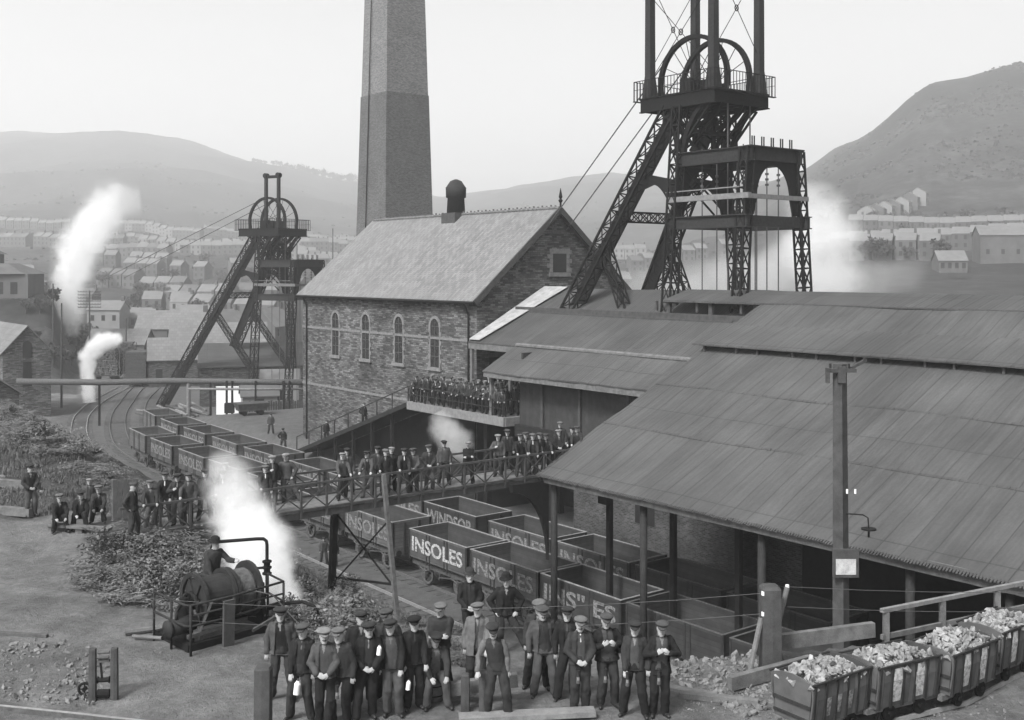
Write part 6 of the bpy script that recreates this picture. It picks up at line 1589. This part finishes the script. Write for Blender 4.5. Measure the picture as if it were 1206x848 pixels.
# trees -----------------------------------------------------------------------
M['tree'] = mat('tree_foliage', .05, .8, .5, .5, 0, fine=2.); M['bark'] = mat('tree_bark', .09, .9, .3, 4, .3)
def tree_proto(seed, h=6., leaves=420, sz=.42):
    rn = random.Random(seed); t = thing('tree', 'x', 'tree'); b = MB().tube([(0,0,-.5),(.1,0,h*.25),(0,.1,h*.55)], .2, 6, .1); cl = []
    for k in range(9):
        a = rn.uniform(0,2*pi); r_ = h*rn.uniform(.12,.34); c = V((cos(a)*r_, sin(a)*r_, h*rn.uniform(.4,.88))); cl.append((c, h*rn.uniform(.12,.22))); b.tube([(0,0,h*.35), c], .07, 5, .03)
    obj('trunk', b, M['bark'], t); b = MB()
    for _ in range(leaves):
        c, r_ = rn.choice(cl); d = V((rn.gauss(0,1),rn.gauss(0,1),rn.gauss(0,.8))).normalized()*r_*rn.uniform(.5,1.25); p = c+d; u = V((rn.gauss(0,1),rn.gauss(0,1),rn.gauss(0,1))).normalized(); w2 = u.orthogonal().normalized(); s = sz*rn.uniform(.5,1.2); i = len(b.v); b.v += [p-u*s, p-w2*s*.6, p+u*s, p+w2*s*.6]; b.f.append((i,i+1,i+2,i+3))
    obj('crown', b, M['tree'], t); return t
tp_ = [tree_proto(i) for i in range(5)]; used = set()
def tree(px, Y, s, lab, grp):
    k = rr.randrange(5); o = tp_[k] if k not in used else dup(tp_[k]); used.add(k); q = gp(px, Y); q.z -= 1.6*s if Y > 1000 else .4*s; o.location = q; o.rotation_euler = (0,0,rr.uniform(0,6)); o.scale = (s,s,s*rr.uniform(.85,1.1)); o['label'] = lab; o['group'] = grp
for px, Y, s in ((158,330,1.3),(172,345,1.5),(196,350,1.6),(212,360,1.3),(214,338,1.2),(228,352,1.4),(250,372,1.2),(182,300,1.1),(146,300,1.0),(240,300,1.3),(262,310,1.2),(285,330,1.3),(300,300,1.0),(330,360,1.2),(120,420,1.3),(96,210,1.1),(91,205,.9),(58,260,1.2),(200,420,1.4),(262,420,1.2),(300,430,1.3),(345,420,1.4),(410,420,1.3),(385,350,1.3),(20,420,1.4),(50,380,1.2),(160,460,1.2),(240,500,1.2),(140,560,1.3),(330,560,1.4)):
    tree(px, Y, s, 'rounded dark tree standing among the valley houses', 'trees among the valley houses')
for k in range(26): px = 300+k*4.9+rr.uniform(-2,2); tree(px, 1870, rr.uniform(2.2,3.8)*(.6 if k < 10 else 1), 'tiny tree on the skyline left of the chimney', 'trees along the skyline')
for k in range(34): tree(rr.uniform(960,1206), rr.choice((300,345,372,415,440))+rr.uniform(-8,8), rr.uniform(.7,1.3), 'dark tree between the terraces on the right hillside', 'trees between the right-hand terraces')
sh_p = []
for i in range(3):
    rn = random.Random(90+i); t = thing('shrub', 'x', 'shrub'); b = MB()
    for k in range(7): a = rn.uniform(0,6.28); b.tube([(0,0,-.15),(cos(a)*.15,sin(a)*.15,.3),(cos(a)*.42,sin(a)*.42,.62)], .014, 5, .006)
    obj('stem', b, M['bark'], t); b = MB()
    for _ in range(620):
        a = rn.uniform(0,6.28); r_ = abs(rn.gauss(0,.34)); p = V((cos(a)*r_, sin(a)*r_, max(.03, rn.uniform(.12,.85)*(1-r_*.55)+rn.uniform(-.1,.1)))); u = V((rn.gauss(0,1),rn.gauss(0,1),rn.gauss(0,.5))).normalized(); w2 = u.orthogonal().normalized(); s = rn.uniform(.03,.075); j = len(b.v); b.v += [p-u*s, p-w2*s*.5, p+u*s, p+w2*s*.5]; b.f.append((j,j+1,j+2,j+3))
    obj('foliage', b, M['leaf'], t); sh_p.append(t)
k_ = 0
for poly, n, s0, lab, grp in (([(200,648),(120,648),(100,672),(120,700),(220,715),(240,690),(252,660),(235,650)], 34, .9, 'leafy bramble bush on the slope between the winch and the footbridge', 'bushes behind the winch'),
    ([(335,660),(340,740),(470,762),(480,725),(400,690)], 22, .8, 'low leafy bush on the bank right of the winch', 'bushes right of the winch'),
    ([(0,478),(60,505),(130,552),(200,590),(120,580),(0,515)], 8, .9, 'leafy bush along the crest of the far left bank', 'bushes on the far bank')):
    for q in scatter(poly, n):
        o = sh_p[k_] if k_ < 3 else dup(sh_p[rr.randrange(3)]); k_ += 1; o.location = q; f_ = s0*rr.uniform(.6,1.25); o.scale = (f_,f_,f_*rr.uniform(.7,1.1)); o.rotation_euler = (0,0,rr.uniform(0,6)); o['label'] = lab; o['group'] = grp
# terraces --------------------------------------------------------------------
def proto_house(wm, rm, w_=5.2, d_=7.2, h_=4.9, rh=2.2): return house('terraced_house', 'x', 'house', (0,0,0), 0, w_, d_, h_, rh, wm, rm, ch=(1,), floors=2, nwin=2, ov=.08)
PH = [proto_house('hillwall','hillroof'), proto_house('hillwall_d','hillroof'), proto_house('hillwall_w','hillroof'), proto_house('hillwall','hillroof_d')]
pu_ = set()
def row(px0, px1, Y0, Y1, kinds, lab, grp, step=None, skip=0.):
    a, c = gp(px0, Y0), gp(px1, Y1); L_ = (c-a).length; n = max(1, int(math.hypot(c.x-a.x, c.y-a.y)/5.25)); rz = atan2(c.y-a.y, c.x-a.x)
    for k in range(n):
        if rr.random() < skip: continue
        t_ = (k+.5)/n; q = a.lerp(c, t_); q.z = hz(q.x, q.y)+.3
        i = rr.choice(kinds); o = PH[i] if i not in pu_ else dup(PH[i]); pu_.add(i); o.location = q; o.rotation_euler = (0,0,rz); o['label'] = lab; o['group'] = grp
row(104,238,790,770,(0,2),'terraced house in the long topmost row across the valley left of the distant headframe','topmost valley terrace')
row(0,84,800,800,(0,),'terraced house in the faint row left of the tall steam plume','terrace left of the plume')
row(166,284,650,640,(2,0),'terraced house in the pale row below the topmost terrace','second valley terrace')
row(118,200,560,555,(0,3),'terraced house in the short row halfway up the valley side','short middle terrace')
row(212,372,585,600,(0,2),'terraced house in the row directly left of the distant sheave wheels','terrace behind the distant headframe')
row(298,418,735,760,(2,),'terraced house in the bright row between distant headframe and chimney','bright terrace by the chimney')
row(150,260,480,470,(0,1,3),'house in the broken row above the valley trees','broken valley row',skip=.2)
row(270,400,480,500,(0,1,2),'house in the broken row behind the distant headframe','broken row behind the headframe',skip=.2)
row(168,240,395,392,(0,3),'house in the lower row between the valley trees','lower valley row',skip=.15)
row(300,360,395,390,(0,2,3),'house in the lower row right of the distant headframe stays','lower row by the stays',skip=.15)
row(20,84,430,440,(0,1),'dim house behind the tank house mound','row behind the mound',skip=.2)
row(610,700,420,430,(0,3),'faint house seen between the backstays of the near headframe','row seen through the stays',skip=.1)
row(620,760,560,560,(0,2),'faint house on the slope seen through the near headframe','slope row through the headframe',skip=.1)
for px0, px1, Y0, Y1, kk, nm in ((0,100,620,600,(0,3),'hazy row above the tank house'),(100,170,700,700,(0,3),'faint upper cluster'),(232,300,700,690,(0,2),'cluster below the topmost terrace'),(120,165,430,425,(1,3),'dark row above the tall white house'),(195,300,350,345,(0,1,3),'row behind the large grey house'),(205,330,305,300,(0,3,2),'nearest broken row beyond the railway'),(320,420,640,650,(0,3),'upper row right of the distant sheaves'),(375,420,330,330,(0,1),'short row beside the engine house'),(60,118,330,330,(0,3),'low cluster behind the white plume'),(740,860,470,480,(0,3),'dim row behind the guide tower'),(640,740,330,335,(1,3),'dim row under the backstays'),(240,420,820,860,(0,3),'hazy high row above the distant sheaves'),(90,160,640,640,(0,3),'faint row right of the plume'),(350,420,560,560,(0,1,3),'row above the engine house eave'),(165,230,310,312,(0,1),'dark row by the valley trees'),(255,330,350,352,(1,3),'broken row behind the gabled houses'),(110,200,500,500,(0,1),'grey row above the tall white house'),(0,60,360,365,(0,1),'row on the mound skyline')):
    row(px0,px1,Y0,Y1,kk,'house in the '+nm,nm,skip=.12)
row(1000,1300,425,392,(0,1),'terraced house in the upper long terrace on the right hillside','upper right terrace')
row(960,1300,365,330,(1,),'terraced house in the lower long terrace on the right hillside','lower right terrace')
row(1000,1110,310,300,(1,0),'terraced house in the lowest short row above the steam on the right','lowest right row',skip=.2)
for k in range(7):
    q = gp(1022+k*10, 452+k*5); o = dup(PH[0 if k%2 else 2], q, 1.0, 'stepped house end-on in the short climbing row on the right hillside', 'stepped row on the right hillside')
for px, Y, w_, h_, lab in ((1185,290,15,7,'large grey-roofed works building at the far right below the terraces'),(1118,270,6.5,2.6,'small shed with a white roof above the right gantry')):
    house('works_building', lab, 'building', gp(px,Y), -.15, w_, 8, h_, 2.4, 'hillwall', 'hillroof', ch=(), nwin=4, floors=1)
for px, Y, s in ((22,150,1.0),(38,153,.9),(52,150,1.1),(66,152,.9),(76,156,1.),(84,165,.8),(60,165,1.),(10,152,1.),(30,160,.8),(47,160,.9)): tree(px, Y, s*.5, 'dark bush on the face of the mound below the tank house', 'bushes on the mound')
b = MB()
for k in range(9000):
    if k % 3: px, Y = rr.uniform(930,1300), math.exp(rr.uniform(math.log(330),math.log(900)))
    else: px, Y = rr.uniform(-60,900), math.exp(rr.uniform(math.log(420),math.log(1500)))
    q = at(px, Y)
    if noise.noise(V((q.x*.012,q.y*.012,3.)))+noise.noise(V((q.x*.04,q.y*.04,8.)))*.5 < rr.uniform(-.15,.35): continue
    q.z = hz(q.x, q.y); h_ = rr.uniform(.5,1.5)*(1.4 if Y > 900 else 1)
    for j in range(4):
        a = rr.uniform(0,pi); d = V((cos(a),sin(a),0))*h_*rr.uniform(.6,1.3); o_ = V((rr.uniform(-1,1),rr.uniform(-1,1),0))*h_*.5; i = len(b.v)
        b.v += [q+o_-d, q+o_+d, q+o_+d*.6+V((0,0,h_*rr.uniform(.6,1.1))), q+o_-d*.5+V((0,0,h_*rr.uniform(.5,1.)))]; b.f.append((i,i+1,i+2,i+3))
wobj('hillside_scrub', b, M['tree'], 'dark gorse and scrub speckling the hillsides', 'scrub', None, 'stuff')
# ---------------------------------------------------------------- steam and haze
def steam(name, label, path, dens, noise_s=.8, col=.95, thr=.0, emis=0.):
    "path: list of (Vector, radius)"
    path = [(a[0], a[1], a[2] if len(a) > 2 else 1.) for a in path]; b = MB(); b.tube([a[0] for a in path], [a[1] for a in path], 16)
    c = sum((a[0] for a in path), V((0,0,0)))/len(path); o = obj(name, b, [], None, True, label, org=c); o.location = c; tag(o, label, 'steam', None, 'stuff')
    m = bpy.data.materials.new(name+'_vapour'); m.use_nodes = True; n, l = m.node_tree.nodes, m.node_tree.links; n.clear()
    out = n.new('ShaderNodeOutputMaterial'); pvn = n.new('ShaderNodeVolumePrincipled'); pvn.inputs['Color'].default_value = (col,)*3+(1,); pvn.inputs['Anisotropy'].default_value = 0
    l.new(pvn.outputs[0], out.inputs['Volume']); tc = n.new('ShaderNodeTexCoord')
    # piecewise capsule falloff: max over the segments of 1 - dist/r
    prev = None
    def mth(op, a, b_=None, c_=None):
        x = n.new('ShaderNodeMath'); x.operation = op
        for i, q in enumerate((a, b_, c_)):
            if q is None: continue
            if isinstance(q, (int, float)): x.inputs[i].default_value = q
            else: l.new(q, x.inputs[i])
        return x.outputs[0]
    nz = n.new('ShaderNodeTexNoise'); nz.inputs['Scale'].default_value = noise_s; nz.inputs['Detail'].default_value = 5; nz.inputs['Roughness'].default_value = .62; l.new(tc.outputs['Object'], nz.inputs['Vector'])
    wt = None
    for (p, r, w0), (q, r2_, w1) in zip(path, path[1:]):
        p, q = p-c, q-c; d = q-p; s1 = n.new('ShaderNodeVectorMath'); s1.operation = 'SUBTRACT'; l.new(tc.outputs['Object'], s1.inputs[0]); s1.inputs[1].default_value = p
        dt = n.new('ShaderNodeVectorMath'); dt.operation = 'DOT_PRODUCT'; l.new(s1.outputs[0], dt.inputs[0]); dt.inputs[1].default_value = d/d.length_squared
        t_ = n.new('ShaderNodeClamp'); l.new(dt.outputs['Value'], t_.inputs[0])
        sc_ = n.new('ShaderNodeVectorMath'); sc_.operation = 'SCALE'; sc_.inputs[0].default_value = d; l.new(t_.outputs[0], sc_.inputs['Scale'])
        df = n.new('ShaderNodeVectorMath'); df.operation = 'DISTANCE'; l.new(s1.outputs[0], df.inputs[0]); l.new(sc_.outputs[0], df.inputs[1])
        rad_ = mth('MULTIPLY_ADD', t_.outputs[0], (r2_-r)*.93, r*.93); f = mth('SUBTRACT', 1., mth('DIVIDE', df.outputs['Value'], rad_))
        ww = mth('MULTIPLY_ADD', t_.outputs[0], w1-w0, w0)
        if prev is None: prev, wt = f, ww
        else:
            gt_ = mth('GREATER_THAN', f, prev); wt = mth('ADD', mth('MULTIPLY', ww, gt_), mth('MULTIPLY', wt, mth('SUBTRACT', 1., gt_))); prev = mth('MAXIMUM', prev, f)
    g_ = mth('MULTIPLY_ADD', nz.outputs['Fac'], 5.0, -2.6+thr); f = mth('ADD', mth('MULTIPLY', prev, 1.9), mth('MULTIPLY', g_, .75)); f = mth('MULTIPLY', mth('MAXIMUM', f, 0.), mth('GREATER_THAN', prev, 0.)); f = mth('MINIMUM', f, 1.)
    edge = mth('MINIMUM', mth('MULTIPLY', mth('MAXIMUM', prev, 0.), 2.2), 1.)
    l.new(mth('MULTIPLY', mth('MULTIPLY', mth('MULTIPLY', f, edge), wt), dens), pvn.inputs['Density']); o.data.materials.clear(); o.data.materials.append(m)
    return o
def sp_(px, py, Y): return at(px, Y, zat(py, Y))
steam('steam_jet', 'white steam jet blowing up behind the winch and over the footbridge',
  [(sp_(352,724,26.0),.25,3.),(sp_(325,700,26.6),.75,3.),(sp_(305,655,27.2),1.15,1.2),(sp_(284,608,28),1.1,.6),(sp_(270,570,28.5),.95,.42),(sp_(262,535,29),.5,.25)], 2.2, 1.6)
steam('steam_plume', 'tall leaning white steam plume over the houses at the left',
  [(sp_(88,395,175),1.5,.6),(sp_(80,345,178),3.8),(sp_(90,300,182),5.0),(sp_(112,262,186),5.2,.8),(sp_(133,238,190),5.2,.5),(sp_(165,236,192),3.4,.2)], .36, .35)
steam('steam_puff', 'white steam rising beside the track below the timber stacks',
  [(sp_(106,474,128),1.0),(sp_(103,440,128),1.2),(sp_(103,420,128.5),1.4),(sp_(118,404,129),1.6),(sp_(140,400,131),1.3)], 2.2, .9)
steam('steam_cloud', 'broad white steam cloud behind the near headframe at the right',
  [(sp_(990,350,150),4.,.4),(sp_(975,320,150),6.8,.7),(sp_(965,285,151),7.4,1.),(sp_(960,250,152),6.0,.8),(sp_(962,218,153),3.6,.4)], .2, .22)
steam('steam_wisp', 'low drifting steam behind the gantry roof at the right',
  [(sp_(950,335,118),3.4),(sp_(1010,332,122),4.2),(sp_(1060,328,126),3.4,.5),(sp_(1085,305,130),2.6,.2)], .05, .3, thr=-.15)
steam('steam_wisp', 'pale steam filling the gap under the near headframe',
  [(sp_(700,345,120),2.5),(sp_(800,345,122),5.0),(sp_(900,330,126),6.0),(sp_(945,300,130),4.)], .07, .25)
steam('steam_puff', 'small steam puff drifting from the dark opening under the balcony',
  [(sp_(550,545,52),.5,.4),(sp_(538,522,52.5),1.1,.7),(sp_(522,503,53),1.0,.8),(sp_(514,486,53),.6,.4)], .7, 1.6)
hb = MB().box(-2600,-60,-12,2600,3450,330)
hz_ = obj('haze', hb, [], None); tag(hz_, 'thin smoky haze filling the valley air', 'haze', None, 'stuff')
m = bpy.data.materials.new('valley_haze'); m.use_nodes = True; n = m.node_tree.nodes; n.clear(); out = n.new('ShaderNodeOutputMaterial'); pvn = n.new('ShaderNodeVolumePrincipled')
pvn.inputs['Color'].default_value = (.97,.97,.97,1); pvn.inputs['Density'].default_value = .0006; pvn.inputs['Anisotropy'].default_value = .3
m.node_tree.links.new(pvn.outputs[0], out.inputs['Volume']); hz_.data.materials.clear(); hz_.data.materials.append(m)

bpy.data.scenes.remove(TS)
